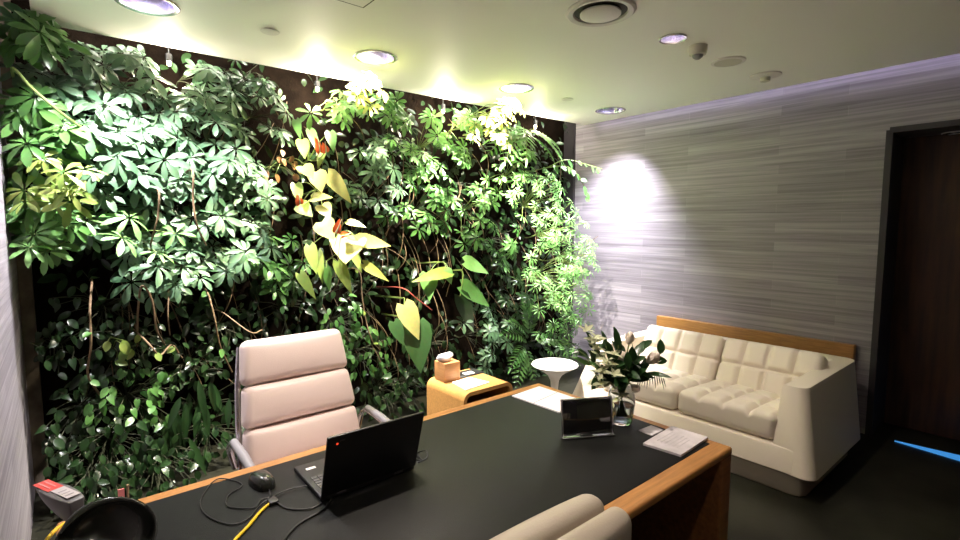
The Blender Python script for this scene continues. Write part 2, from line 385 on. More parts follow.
# small warm lamps along the slot above the plants
WL = [(.581, 3.775), (1.54, 3.765), (2.69, 3.745), (3.83, 3.70)]
wl = ['small warm lamp at the ceiling slot above the leftmost pale leaves', 'small warm lamp at the ceiling slot above the red flowers', 'small warm lamp at the ceiling slot left of the third large downlight', 'small warm lamp at the ceiling slot nearest the stone wall']
for (x, y), lb in zip(WL, wl):
    t = thing('slot_lamp', lb, 'lamp', (x, y, ZT), 'warm lamps above the green wall')
    MB().tube([(x, y, ZT), (x, y, ZC-.03)], .003, 8).build('stem', M['black'], t)
    MB().lathe([(.0, .045), (.018, .045), (.02, .02), (.018, -.002), (.015, -.002), (.015, .04)], (x, y, ZC-.065), 24).build('holder', M['black'], t)
    MB().lathe([(0, .02), (.011, .015), (.012, -.006), (.009, -.018), (0, -.022)], (x, y, ZC-.073), 24).build('bulb', M['lamp_warm'], t)

# ------------------------------------------------------------------ desk
DX0, DX1, DYF, DYB, DZ = -.06, 1.895, .785, 1.79, .75
t = thing('executive_desk', 'large honey wood desk with black leather inlaid top', 'desk', (.86, 1.29, 0))
mb = MB().box(DX0, DX1, DYF, DYB, .718, .7495)
mb.build('desk_top', M['wood'], t, bevel=.010, seg=3)
MB().box(DX0+.05, DX1-.045, DYF+.068, DYB-.052, .745, .7515).build('leather_inlay', M['leather_black'], t, bevel=.0008, seg=1, label='black leather inlay')
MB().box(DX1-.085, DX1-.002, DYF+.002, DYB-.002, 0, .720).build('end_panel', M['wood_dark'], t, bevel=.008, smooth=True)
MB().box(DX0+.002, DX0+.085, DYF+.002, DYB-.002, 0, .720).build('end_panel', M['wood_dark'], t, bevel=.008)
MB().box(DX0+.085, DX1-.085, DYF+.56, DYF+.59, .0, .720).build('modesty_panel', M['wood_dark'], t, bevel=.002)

# ------------------------------------------------------------------ high-back chair
def star_base(t, cx, cy, zseat):
    MB().lathe([(0, .03), (.035, .03), (.035, .10), (.022, .11), (.022, zseat-.05), (.06, zseat-.03), (.06, zseat-.01), (0, zseat-.01)], (cx, cy, .03), 24).build('column', M['chrome'], t)
    for k in range(5):
        a = 2*PI*k/5+.3; ex, ey = cx+.29*math.cos(a), cy+.29*math.sin(a)
        l = MB().tube([(cx, cy, .12), (cx+.15*math.cos(a), cy+.15*math.sin(a), .095), (ex, ey, .075)], [.024, .02, .015], 10).build('base_leg', M['chrome'], t)
        c = MB().tube([(ex-.014*math.sin(a), ey+.014*math.cos(a), .03), (ex+.014*math.sin(a), ey-.014*math.cos(a), .03)], .03, 18)
        c.tube([(ex, ey, .03), (ex, ey, .075)], .008, 8); c.build('castor', M['black'], l)
def pad_row(P0, P1, w0, w1, th, cx, name, mat, t, facing=-1):
    """one padded roll between two profile points (y,z); w0,w1 widths at bottom / top"""
    P0, P1 = np.array(P0), np.array(P1); L = np.linalg.norm(P1-P0); u = (P1-P0)/L
    c = cushion((w0+w1)/2, L+.004, th, min(th*.46, .032), puff=.034, N=22, both=False)
    V = np.concatenate(c.v); out = np.zeros_like(V); s = V[:, 1]/L+.5
    k = (w0*(1-s)+w1*s)/((w0+w1)/2); nrm = np.array([-u[1], u[0]])
    if nrm[0]*facing < 0: nrm = -nrm
    mid = (P0+P1)/2
    out[:, 0] = cx+V[:, 0]*k; out[:, 1] = mid[0]+u[0]*V[:, 1]+nrm[0]*V[:, 2]; out[:, 2] = mid[1]+u[1]*V[:, 1]+nrm[1]*V[:, 2]
    c.v = [out]; return c.build(name, mat, t)
CX, CY = .79, 2.05
t = thing('office_chair', 'high-backed pale pink leather office chair behind the desk', 'chair', (CX, CY, 0))
prof = [(2.165, .44), (2.182, .555), (2.213, .718), (2.259, .890), (2.31, 1.074)]
ws = [.54, .532, .512, .486, .450]
for i in range(4):
    pad_row(prof[i], prof[i+1], ws[i], ws[i+1]-(.012 if i < 3 else 0), .080, CX, 'back_pad', M['blush'], t)
MB().prism([(y_+.026, z_) for y_, z_ in prof[:-1]]+[(2.328, 1.045), (2.345, 1.04)]+[(y_+.044, z_) for y_, z_ in prof[:-1][::-1]], 'x', CX-.205, CX+.205).build('back_shell', M['blush'], t)
c = cushion(.53, .52, .085, .04, ty=(-.09, .09), depth_=.02, puff=.015, N=24); c.xf(Matrix.Translation((CX, 1.93, .475))); c.build('seat', M['blush'], t)
for sx in (-1, 1):
    MB().tube(spline([(CX+sx*.25, 1.68, .43), (CX+sx*.255, 2.0, .415), (CX+sx*.26, 2.19, .45), (CX+sx*.255, 2.265, .66), (CX+sx*.24, 2.315, .87), (CX+sx*.215, 2.36, 1.04)], 6), .012, 8).build('side_frame', M['chrome'], t)
for sx in (-1, 1):
    x0 = CX+sx*.30
    a = MB().tube(spline([(x0-sx*.02, 1.86, .44), (x0, 1.84, .56), (x0, 1.87, .655), (x0, 2.0, .675), (x0, 2.17, .685), (x0, 2.235, .64), (x0-sx*.02, 2.245, .55)], 6), .014, 10).build('armrest', M['chrome'], t)
    MB().tube([(x0, 1.88, .672), (x0, 2.02, .69), (x0, 2.16, .697)], [.016, .019, .016], 12).build('arm_pad', M['grey'], a)
star_base(t, CX, 1.95, .42)

# ------------------------------------------------------------------ visitor chair in the foreground
VX, VY = .665, .62
t = thing('visitor_chair', 'taupe padded leather chair seen from behind in the foreground', 'chair', (VX, .9, 0))
W = .50
# front pad of the back and the pad folded over its rear, running along the chair width
pad_row((.735, .50), (.698, .73), W, W, .06, VX, 'back_pad', M['taupe'], t, facing=1)
pad_row((.698, .725), (.668, .965), W, W, .06, VX, 'back_pad', M['taupe'], t, facing=1)
pad_row((.638, .55), (.606, .962), W+.02, W+.02, .055, VX-.004, 'rear_pad', M['taupe'], t, facing=-1)
c = cushion(.50, .47, .08, .036, ty=(-.08, .08), N=22); c.xf(Matrix.Translation((VX, .90, .44))); c.build('seat', M['taupe'], t)
for sx in (-1, 1):
    MB().tube(spline([(VX+sx*.262, 1.12, .40), (VX+sx*.265, .80, .39), (VX+sx*.268, .68, .45), (VX+sx*.268, .635, .7), (VX+sx*.262, .615, .90)], 6), .012, 8).build('side_frame', M['chrome'], t)
star_base(t, VX, .90, .38)

# ------------------------------------------------------------------ things on the desk
TZ = .7517
# laptop
lp = thing('laptop', 'open black laptop on the desk, screen turned to the office chair', 'laptop', (.72, 1.53, TZ))
rot = R(-1.0); HX, HY = .712, 1.400
def lap(mb): return mb.xf(Matrix.Translation((HX, HY, TZ)) @ rotz(rot))
base = lap(MB().box(-.163, .163, .0, .242, .002, .018)).build('base', M['black'], lp, bevel=.004)
kb = MB()
for r_ in range(6):
    for k in range(14): kb.box(-.145+k*.0208, -.145+k*.0208+.0178, .030+r_*.0178, .030+r_*.0178+.0152, .018, .0195)
lap(kb).build('keyboard', M['dkgrey'], base, smooth=False)
lap(MB().box(-.055, .045, .155, .225, .018, .0186)).build('touchpad', M['dkgrey'], base, smooth=False)
lap(MB().box(-.137, -.105, .190, .204, .018, .0187)).build('sticker', M['white'], base, smooth=False, label='small white sticker')
LA = R(17)
def lid(mb): return mb.xf(Matrix.Translation((HX, HY, TZ+.016)) @ rotz(rot) @ Matrix.Rotation(LA, 4, 'X'))
ld = lid(MB().box(-.163, .163, -.005, .004, .002, .217)).build('lid', M['black'], lp, bevel=.003)
lid(MB().box(-.150, .150, .004, .0048, .012, .205)).build('screen', M['screen'], ld, smooth=False)
lid(MB().lathe([(0, 0), (.0030, 0), (.0030, .0006), (0, .0006)], (0, 0, 0), 16).xf(Matrix.Translation((-.132, -.0050, .190)) @ Matrix.Rotation(PI/2, 4, 'X'))).build('indicator_dot', M['led_red'], ld, label='small red dot mark')
lid(MB().box(-.1245, -.108, -.0053, -.005, .196, .201)).build('lid_mark', M['dkgrey'], ld, smooth=False)
for a in (-.115, .085): lap(MB().tube([(a, 0, .016), (a+.03, 0, .016)], .007, 12)).build('hinge', M['dkgrey'], lp)
# mouse
ms = thing('computer_mouse', 'glossy black corded mouse on the desk left of the laptop', 'mouse', (.447, 1.628, TZ))
def egg(cx, cy, L, W_, H, rot_, n=20, m=12):
    V = []; F = []
    for i in range(m+1):
        u = i/m; ph = u*PI/2
        for j in range(n):
            th = 2*PI*j/n; ex = math.copysign(abs(math.cos(th))**.8, math.cos(th)); ey = math.copysign(abs(math.sin(th))**.8, math.sin(th))
            r_ = math.cos(ph)**.55; V.append((ex*r_*W_/2*(1+.06*math.sin(th)), ey*r_*L/2, H*math.sin(ph)**.9))
    for i in range(m):
        for j in range(n): F.append((i*n+j, i*n+(j+1) % n, (i+1)*n+(j+1) % n, (i+1)*n+j))
    F.append(tuple(range(n))[::-1]); mb = MB().add(V, F); mb.xf(Matrix.Translation((cx, cy, TZ)) @ rotz(rot_)); return mb
bd = egg(.447, 1.628, .112, .066, .038, R(8)).build('body', M['gloss'], ms)
MB().tube([(.443, 1.592, TZ+.031), (.451, 1.592, TZ+.031)], .008, 16).build('scroll_wheel', M['grey'], bd)
def cordz(pts, z=.0032, r=.0022, lift=None): return MB().tube(spline([(*p, TZ+z) if len(p) == 2 else (p[0], p[1], TZ+p[2]) for p in pts], 8), r, 8)
cordz([(.452, 1.575, .006), (.44, 1.53), (.415, 1.53), (.385, 1.50), (.33, 1.555), (.345, 1.62), (.392, 1.655), (.385, 1.70), (.345, 1.752), (.30, 1.70), (.268, 1.62), (.275, 1.53), (.315, 1.452), (.36, 1.455), (.40, 1.50), (.44, 1.515, .007), (.49, 1.53, .007), (.555, 1.515, .007)], r=.002).build('cord', M['black'], ms)
o = MB(); o.box(.425, .452, 1.478, 1.512, TZ, TZ+.012); o = o.build('cable_adapter', M['black'], loc=(.438, 1.495, TZ), bevel=.003); tag(o, 'small black cable adapter joining the yellow cable to the laptop', 'adapter')
o = cordz([(.436, 1.492, .006), (.412, 1.48), (.385, 1.455), (.345, 1.41), (.305, 1.372), (.25, 1.31), (.17, 1.25)], z=.0045, r=.0042).build('network_cable', M['yellow'], loc=(.3, 1.38, TZ)); tag(o, 'yellow network cable running over the desk below the mouse', 'cable')
o = cordz([(.445, 1.485, .006), (.462, 1.43), (.51, 1.39), (.555, 1.402), (.59, 1.44, .006)], r=.0024).build('adapter_cable', M['black'], loc=(.5, 1.41, TZ)); tag(o, 'thin black cable curling from the adapter to the laptop corner', 'cable')
o = cordz([(.60, 1.425, .006), (.568, 1.385), (.535, 1.358), (.46, 1.335), (.405, 1.29), (.36, 1.22), (.30, 1.16)], z=.0035, r=.003).build('power_cable', M['black'], loc=(.45, 1.33, TZ)); tag(o, 'black power cable running from the laptop hinge toward the front edge', 'cable')
o = cordz([(.905, 1.425, .006), (.935, 1.41, .02), (.95, 1.44, .03), (.935, 1.475, .012), (.93, 1.44, .004), (.915, 1.46, .004), (.955, 1.50, .004), (.94, 1.55, .004)], r=.003).build('looped_cable', M['black'], loc=(.93, 1.44, TZ)); tag(o, 'short looped black cable at the right side of the laptop', 'cable')
o = cordz([(-.13, 1.46, -.09), (-.115, 1.53, -.02), (-.085, 1.60, .03), (-.05, 1.66, .042), (-.015, 1.70, .025), (.02, 1.71, .002)], r=.005).build('network_cable', M['yellow'], loc=(-.06, 1.63, TZ)); tag(o, 'yellow cable arching over the left end of the desk beside the stone wall', 'cable')

# black shell device with stickered grey handle
dv = thing('desk_device', 'glossy black bowl-shaped device with grey stickered handle at left end of desk', 'device', (.05, 1.55, TZ))
def dpt(px, py, w): return CP+(FW+RT*(px-480)/FOC+UP*(270-py)/FOC)*w
BC = dpt(107, 540, 1.17); bn = Vector(unit(-unit(BC-CP)*.75+np.array([0, 0, .62]))); bq = Vector((0, 0, 1)).rotation_difference(bn).to_matrix().to_4x4()
RB = .100
pr = [(0, -.055), (RB*.35, -.052), (RB*.65, -.042), (RB*.86, -.022), (RB*.97, .0), (RB*1.0, .006), (RB*.985, .011), (RB*.95, .009), (RB*.90, -.004), (RB*.80, -.020), (RB*.60, -.036), (RB*.32, -.045), (0, -.048)]
hs = MB().lathe(pr, n=48).xf(Matrix.Translation(BC) @ bq).build('bowl', M['gloss'], dv)
# folded lip along the upper left of the bowl
L_ = []
for a_ in np.linspace(R(60), R(190), 14):
    v_ = UP*math.sin(a_)+RT*math.cos(a_); v_ = unit(v_-np.array(bn)*float(v_ @ np.array(bn))); L_.append(BC+v_*RB*.93+np.array(bn)*.012)
MB().tube(L_, [.003+.007*math.sin(PI*k/13) for k in range(14)], 10).build('lip', M['gloss'], hs)
bb = BC-np.array(bn)*.05
MB().lathe([(0, 0), (.06, 0), (.055, .015), (.03, max(.03, bb[2]-TZ)), (0, max(.03, bb[2]-TZ))], (bb[0], bb[1], TZ), 28).build('foot', M['dkgrey'], dv)
hb = MB(); hv = []
# wedge handle: from the shell up to the left, flat oval top face carrying the sticker
hA, hB = dpt(77, 500, 1.24), dpt(38, 483, 1.32); ax = unit(hB-hA); sd = unit(np.cross(ax, [0, 0, 1])); upv = np.cross(sd, ax)
Lh = np.linalg.norm(hB-hA)
tops = []; bots = []
for i in range(17):
    s = i/16; w_ = .027*math.sin(PI*min(1, .12+s*.88))**.45*(1 if s < .98 else .5); c_ = hA+ax*Lh*s
    for q in (-1, 1): tops.append(c_+sd*q*w_+upv*.004*math.sin(PI*s)); bots.append(c_+sd*q*w_*.6 - upv*(.055*(1-s)**.8+.010))
V = []; F = []
for i in range(17): V += [tops[2*i], tops[2*i+1], bots[2*i+1], bots[2*i]]
for i in range(16):
    for j in range(4): F.append((i*4+j, i*4+(j+1) % 4, i*4+4+(j+1) % 4, i*4+4+j))
F += [(3, 2, 1, 0), (64, 65, 66, 67)]
hd_ = MB().add(V, F).build('handle', pm('handle_plastic', (.11, .105, .11), .4), dv, bevel=.003, label='grey wedge handle')
def on_handle(s0, s1, w0, w1, lift):
    V = []
    for s, w_ in ((s0, w0), (s0, w1), (s1, w1), (s1, w0)): V.append(hA+ax*Lh*s+sd*w_+upv*(.0048+lift))
    V += [v+upv*.0006 for v in V]
    return MB().add(V, [(0,1,2,3), (4,5,6,7), (0,1,5,4), (1,2,6,5), (2,3,7,6), (3,0,4,7)])
st = on_handle(.52, .93, -.017, .017, .0).build('red_sticker', M['red'], hd_, smooth=False, label='red sticker panel')
m_ = MB()
for w_ in (-.008, .004): m_.add(*[(q.v[0], q.f) for q in [on_handle(.60, .90, w_, w_+.004, .0008)]][0])
m_.build('sticker_line', M['pink'], st, smooth=False)
st = on_handle(.10, .515, -.012, .017, .0).build('white_sticker', M['paper_grey'], hd_, smooth=False, label='white sticker panel')
m_ = MB()
for k in range(3): q = on_handle(.18+k*.09, .18+k*.09+.015, -.008, .010, .0008); m_.add(q.v[0], q.f)
m_.build('sticker_print', M['ink'], st, smooth=False)
# framed black display
fm = thing('picture_frame', 'small black framed panel with silver edge standing in front of the vase', 'frame', (1.538, 1.184, TZ))
ang = math.atan2(1.13-1.237, 1.631-1.445)
def fx(mb): return mb.xf(Matrix.Translation((1.538, 1.184, TZ)) @ rotz(ang) @ Matrix.Rotation(R(-9), 4, 'X'))
pn = fx(MB().box(-.100, .100, -.003, .003, .012, .148)).build('panel', M['screen'], fm, bevel=.0008, seg=1)
e_ = MB(); e_.box(-.106, -.100, -.006, .006, .004, .152); e_.box(.100, .106, -.006, .006, .004, .152); e_.box(-.106, .106, -.006, .006, .147, .153)
fx(e_).build('edge', M['chrome'], fm, bevel=.001, seg=1)
fx(MB().box(-.108, .108, -.014, .010, .002, .008)).build('foot_ledge', M['chrome'], fm, bevel=.002)
MB().prism([(0.0, 0), (.05, 0), (.012, .09)], 'x', -.02, .02).xf(Matrix.Translation((1.538, 1.184, TZ)) @ rotz(ang)).build('easel_leg', M['black'], fm, smooth=False)
# papers
def sheet(name, pts, z0, th, mat, label, cat, sub=None):
    c = np.mean(pts, axis=0); o = MB().prism(pts, 'z', z0, z0+th).build(name, mat, loc=(c[0], c[1], z0), smooth=False); return tag(o, label, cat)
bk = sheet('booklet', [(1.632, 1.716), (1.644, 1.425), (1.842, 1.463), (1.836, 1.728)], TZ, .006, M['paper'], 'white open booklet at the far right corner of the desk', 'booklet')
MB().prism([(1.640, 1.580), (1.640, 1.576), (1.836, 1.604), (1.836, 1.608)], 'z', TZ+.006, TZ+.0066).build('fold_line', M['ink'], bk, smooth=False)
bk = sheet('folder', [(1.639, 1.006), (1.657, .864), (1.880, .874), (1.876, 1.022)], TZ+.001, .009, M['paper_grey'], 'pale grey printed folder at the front right corner of the desk', 'folder')
m_ = MB()
for k in range(6): m_.prism([(1.70, .985-k*.016), (1.70, .981-k*.016), (1.82-.01*(k % 3), .985-k*.016), (1.82-.01*(k % 3), .989-k*.016)], 'z', TZ+.010, TZ+.0104)
m_.build('print', pm('pale_print', (.44, .41, .43), .7), bk, smooth=False)
sheet('note_card', [(1.741, 1.030), (1.826, 1.030), (1.830, 1.088), (1.747, 1.094)], TZ, .003, M['paper_grey'], 'small pale card on the desk between vase and folder', 'card')

# ------------------------------------------------------------------ sofa
SF = thing('sofa', 'cream tufted leather two-seat sofa against the stone wall', 'sofa', (3.8, 1.77, 0))
YM = 1.775
def corner(c, r0, a0, a1, n=6): return [(c[0]+r0*math.cos(a0+(a1-a0)*i/n), c[1]+r0*math.sin(a0+(a1-a0)*i/n)) for i in range(n+1)]
def upath(xf_, yo, xb, rf, rb):       # right half, from the front inner end round to the mid back
    P = corner((xf_+rf, yo+rf), rf, PI, 1.5*PI) + [((xf_+xb)/2, yo)] + corner((xb-rb, yo+rb), rb, 1.5*PI, 2*PI) + [(xb, (yo+YM)/2), (xb, YM)]
    return P + [(p[0], 2*YM-p[1]) for p in P[::-1][1:]]
ZB, ZA = .125, .60
ob = upath(3.185, .872, 4.20, .07, .10); ot = upath(3.37, .99, 4.435, .06, .08)
it = upath(3.372, 1.11, 4.32, .012, .03); ib = upath(3.20, 1.10, 4.02, .012, .03)
n = len(ob); V = []; F = []
for i in range(n):
    V += [(*ob[i], ZB), (ob[i][0]*.04+ot[i][0]*.96, ob[i][1]*.04+ot[i][1]*.96, ZA-.02), (ot[i][0]+.0, ot[i][1], ZA), (*it[i], ZA), (*ib[i], ZB)]
for i in range(n-1):
    for j in range(5): F.append((i*5+j, i*5+(j+1) % 5, i*5+5+(j+1) % 5, i*5+5+j))
F += [(4, 3, 2, 1, 0), tuple((n-1)*5+j for j in range(5))]
m_ = MB().add(V, F)
sh = m_.build('shell', M['shell'], SF, bevel=.012, seg=3, angle=50)
mb = MB().prism([(3.188, ZB), (4.10, ZB), (4.10, .24), (3.265, .260), (3.237, .255)], 'y', .99, 2*YM-.99); mb.build('seat_tray', M['shell'], SF, bevel=.006)
mb = MB().prism([(3.200, .98), (3.215, .945), (3.25, .925), (4.06, .925), (4.10, .97), (4.10, 2.58), (4.06, 2.625), (3.25, 2.625), (3.215, 2.605), (3.200, 2.57)], 'z', 0.0, ZB+.002); mb.build('plinth', M['plinth'], SF, bevel=.01)
for k in (-1, 1):
    w_ = .685; YC = 1.745
    c = cushion(.58, .638, .165, .045, tx=(-.10, .10), ty=(-.162, 0, .162), depth_=.026, wid=.016, puff=.012, N=40)
    c.xf(Matrix.Translation((3.545, 1.755+k*.325, .330)) @ Matrix.Rotation(R(3), 4, 'Y')); c.build('seat_cushion', M['cream'], SF)
    c = cushion(.40, w_-.012, .15, .045, tx=(0,), ty=(-w_/4, 0, w_/4), depth_=.030, wid=.016, puff=.016, N=40)
    # local +z becomes the front face; local x runs up the back
    c.xf(Matrix.Translation((3.93, YC+k*w_/2, .505)) @ Matrix.Rotation(R(-62), 4, 'Y')); c.build('back_cushion', M['cream'], SF)
o = MB().box(4.545, 4.598, 1.04, 2.68, 0, .675).build('wood_panel', pm('olive_oak', (.36, .175, .05), .42, noise=.22, nscale=6, stretch=(14, 1.2, 14)), loc=(4.57, 1.86, 0), bevel=.004); tag(o, 'long low honey wood panel on the stone wall behind the sofa', 'panel')

# ------------------------------------------------------------------ side unit with tissue box
sx0, sx1, sy0, sy1, sz = 1.825, 2.235, 2.345, 2.75, .555
t = thing('side_cabinet', 'curved honey plywood side cabinet with open front behind the desk', 'cabinet', ((sx0+sx1)/2, (sy0+sy1)/2, 0))
rr = .055; th = .024
outer = [(sx0, 0)] + [(sx0+rr-rr*math.cos(a), sz-rr+rr*math.sin(a)) for a in np.linspace(0, PI/2, 9)] + [(sx1-rr+rr*math.sin(a), sz-rr+rr*math.cos(a)) for a in np.linspace(0, PI/2, 9)] + [(sx1, 0)]
ri = rr-th
inner = [(sx1-th, 0)] + [(sx1-rr+ri*math.cos(a), sz-rr+ri*math.sin(a)) for a in np.linspace(0, PI/2, 9)] + [(sx0+rr-ri*math.sin(a), sz-rr+ri*math.cos(a)) for a in np.linspace(0, PI/2, 9)] + [(sx0+th, 0)]
nn = len(outer); V = []; F = []
inn = inner[::-1]
for y_ in (sy0, sy1):
    for p in outer: V.append((p[0], y_, p[1]))
    for p in inn: V.append((p[0], y_, p[1]))
K = 2*nn
for i in range(nn-1):
    F += [(i, i+1, K+i+1, K+i), (nn+i, nn+i+1, K+nn+i+1, K+nn+i), (i, i+1, nn+i+1, nn+i), (K+i, K+i+1, K+nn+i+1, K+nn+i)]
F += [(0, nn, K+nn, K), (nn-1, 2*nn-1, K+2*nn-1, K+nn-1)]
MB().add(V, F).build('bent_shell', M['ply'], t)
MB().box(sx0+th, sx1-th, sy0+.02, sy1-.01, .36, .38).build('shelf', M['ply'], t, smooth=False)
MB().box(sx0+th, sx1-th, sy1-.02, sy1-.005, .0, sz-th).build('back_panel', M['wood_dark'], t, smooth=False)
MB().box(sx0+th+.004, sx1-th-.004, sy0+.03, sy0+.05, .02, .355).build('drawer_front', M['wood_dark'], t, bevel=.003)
z = sz+.0005
o = MB().prism([(1.94, 2.60), (2.00, 2.715), (2.205, 2.715), (2.205, 2.60)], 'z', z, z+.008).build('desk_pad', M['black'], loc=(2.1, 2.6, z), bevel=.001, seg=1); tag(o, 'flat black pad on the plywood side cabinet', 'pad')
o = MB().prism([(1.875, 2.39), (1.90, 2.565), (2.05, 2.575), (2.09, 2.41)], 'z', z, z+.006).build('paper_stack', M['paper'], loc=(1.95, 2.5, z), smooth=False); tag(o, 'white sheets of paper at the front of the side cabinet', 'paper')
o = MB().prism([(2.055, 2.62), (2.06, 2.665), (2.135, 2.66), (2.13, 2.612)], 'z', z+.0082, z+.012).build('note_card', M['paper'], loc=(2.09, 2.63, z+.008), smooth=False); tag(o, 'small white card lying on the black pad of the side cabinet', 'card')
tb = thing('tissue_box', 'wooden cube tissue box with a white tissue on the side cabinet', 'tissue box', (1.925, 2.652, z))
bx_ = MB(); hh = .062
bx_.box(-hh, hh, -hh, hh, 0, .125).xf(Matrix.Translation((1.925, 2.652, z)) @ rotz(R(-3))); bx_.build('box', pm('box_wood', (.50, .25, .10), .45, noise=.15, nscale=9, stretch=(1, 1, 9)), tb, bevel=.003)
V = []; F = []; n1, m1 = 20, 7
for i in range(m1):
    u = i/(m1-1)
    for j in range(n1):
        th_ = 2*PI*j/n1; r_ = (.018+.034*math.sin(u*PI*.75)**.7)*(1+.16*math.sin(3*th_+u*3)+.1*math.sin(5*th_+1)); 
        V.append((1.905+r_*math.cos(th_)*1.1, 2.652+r_*math.sin(th_)*.75, z+.122+u*.048*(1+.2*math.sin(2*th_+1)))) 
for i in range(m1-1):
    for j in range(n1): F.append((i*n1+j, i*n1+(j+1) % n1, (i+1)*n1+(j+1) % n1, (i+1)*n1+j))
F.append(tuple((m1-1)*n1+j for j in range(n1)))
MB().add(V, F).build('tissue', M['paper'], tb, angle=80)
# tulip table
tx_, ty_ = 3.09, 2.735; zt = .432
t = thing('pedestal_table', 'small round white pedestal table between green wall and sofa', 'table', (tx_, ty_, 0))
MB().lathe([(0, zt), (.188, zt), (.193, zt-.006), (.190, zt-.012), (.16, zt-.030), (.11, zt-.055), (.06, zt-.095), (.036, zt-.14), (.03, zt-.2)], (tx_, ty_, 0), 48).build('top', M['white'], t)
MB().lathe([(0, zt-.15), (.033, zt-.15), (.026, .2), (.030, .10), (.06, .045), (.12, .018), (.15, .008), (.15, 0), (0, 0)], (tx_, ty_, 0), 48).build('pedestal', M['white'], t)

# ------------------------------------------------------------------ leaves
def leaflet(mb, base, d, n, L, W_, shape='ob', droop=.2, fold=.12, wav=0.):
    """one leaf blade: base point, direction, face normal"""
    d = unit(d); n = unit(np.array(n)-d*(np.dot(n, d))); s = np.cross(n, d)
    if shape == 'ob': T = (0, .18, .42, .68, .88, 1); WD = (.05, .42, .82, 1, .66, .04)
    elif shape == 'lance': T = (0, .15, .38, .62, .84, 1); WD = (.10, .72, 1, .86, .46, .02)
    elif shape == 'heart': T = (-.12, .02, .22, .48, .76, 1); WD = (.50, .92, 1, .82, .40, .02)
    elif shape == 'oval': T = (0, .12, .34, .60, .84, 1); WD = (.12, .66, 1, .96, .58, .03)
    V = []
    for t_, w_ in zip(T, WD):
        c = base + d*L*t_ - n*droop*L*t_*abs(t_)
        if shape == 'heart' and t_ < 0: 
            V += [c+s*W_/2*w_, base+d*L*.0, c-s*W_/2*w_]
        else:
            wv = wav*math.sin(t_*9)*W_
            V += [c+s*W_/2*w_+n*(fold*W_*w_+wv), c, c-s*W_/2*w_+n*(fold*W_*w_-wv)]
    F = []
    for i in range(5):
        a = i*3; F += [(a, a+1, a+4, a+3), (a+1, a+2, a+5, a+4)]
    mb.add(V, F)
def rv(s=1.): return rng.normal(0, s, 3)
def whorl(mb, c, n, L, k=8, W_=.36, droop=.28):
    n = unit(n); a = unit(np.cross(n, [.3, .2, 1.])); b = np.cross(n, a); o = rng.uniform(0, 6.28)
    for i in range(k):
        t = o+2*PI*i/k+rng.normal(0, .10); dd = a*math.cos(t)+b*math.sin(t)
        l = L*rng.uniform(.72, 1.08)
        leaflet(mb, c+dd*.012, dd - n*.10 + rv(.05), n+rv(.12), l, l*W_, 'ob', droop+rng.uniform(-.08, .1), .13)
def frond(mb, sm, base, d, n, L, k=9, lw=.22, ll=.30, droop=.5):
    d = unit(d); n = unit(np.array(n)-d*np.dot(n, d)); s = np.cross(n, d); P = []
    for i in range(k+1):
        t = i/k; P.append(base+d*L*t-n*droop*L*t*t*.5+np.array([0, 0, -.18*L*t*t]))
    sm.tube(P, [.003]*len(P), 4)
    for i in range(1, k+1):
        t = i/k; tn = unit(P[i]-P[i-1]); l = L*ll*(math.sin(PI*min(.97, .18+t*.78))**.8+.1)
        for q in (-1, 1): leaflet(mb, P[i], s*q*.85+tn*.55, n+rv(.12), l, l*lw*1.4, 'lance', .15, .1)
    leaflet(mb, P[-1], unit(P[-1]-P[-2]), n, L*ll*.8, L*ll*lw, 'lance', .1, .1)

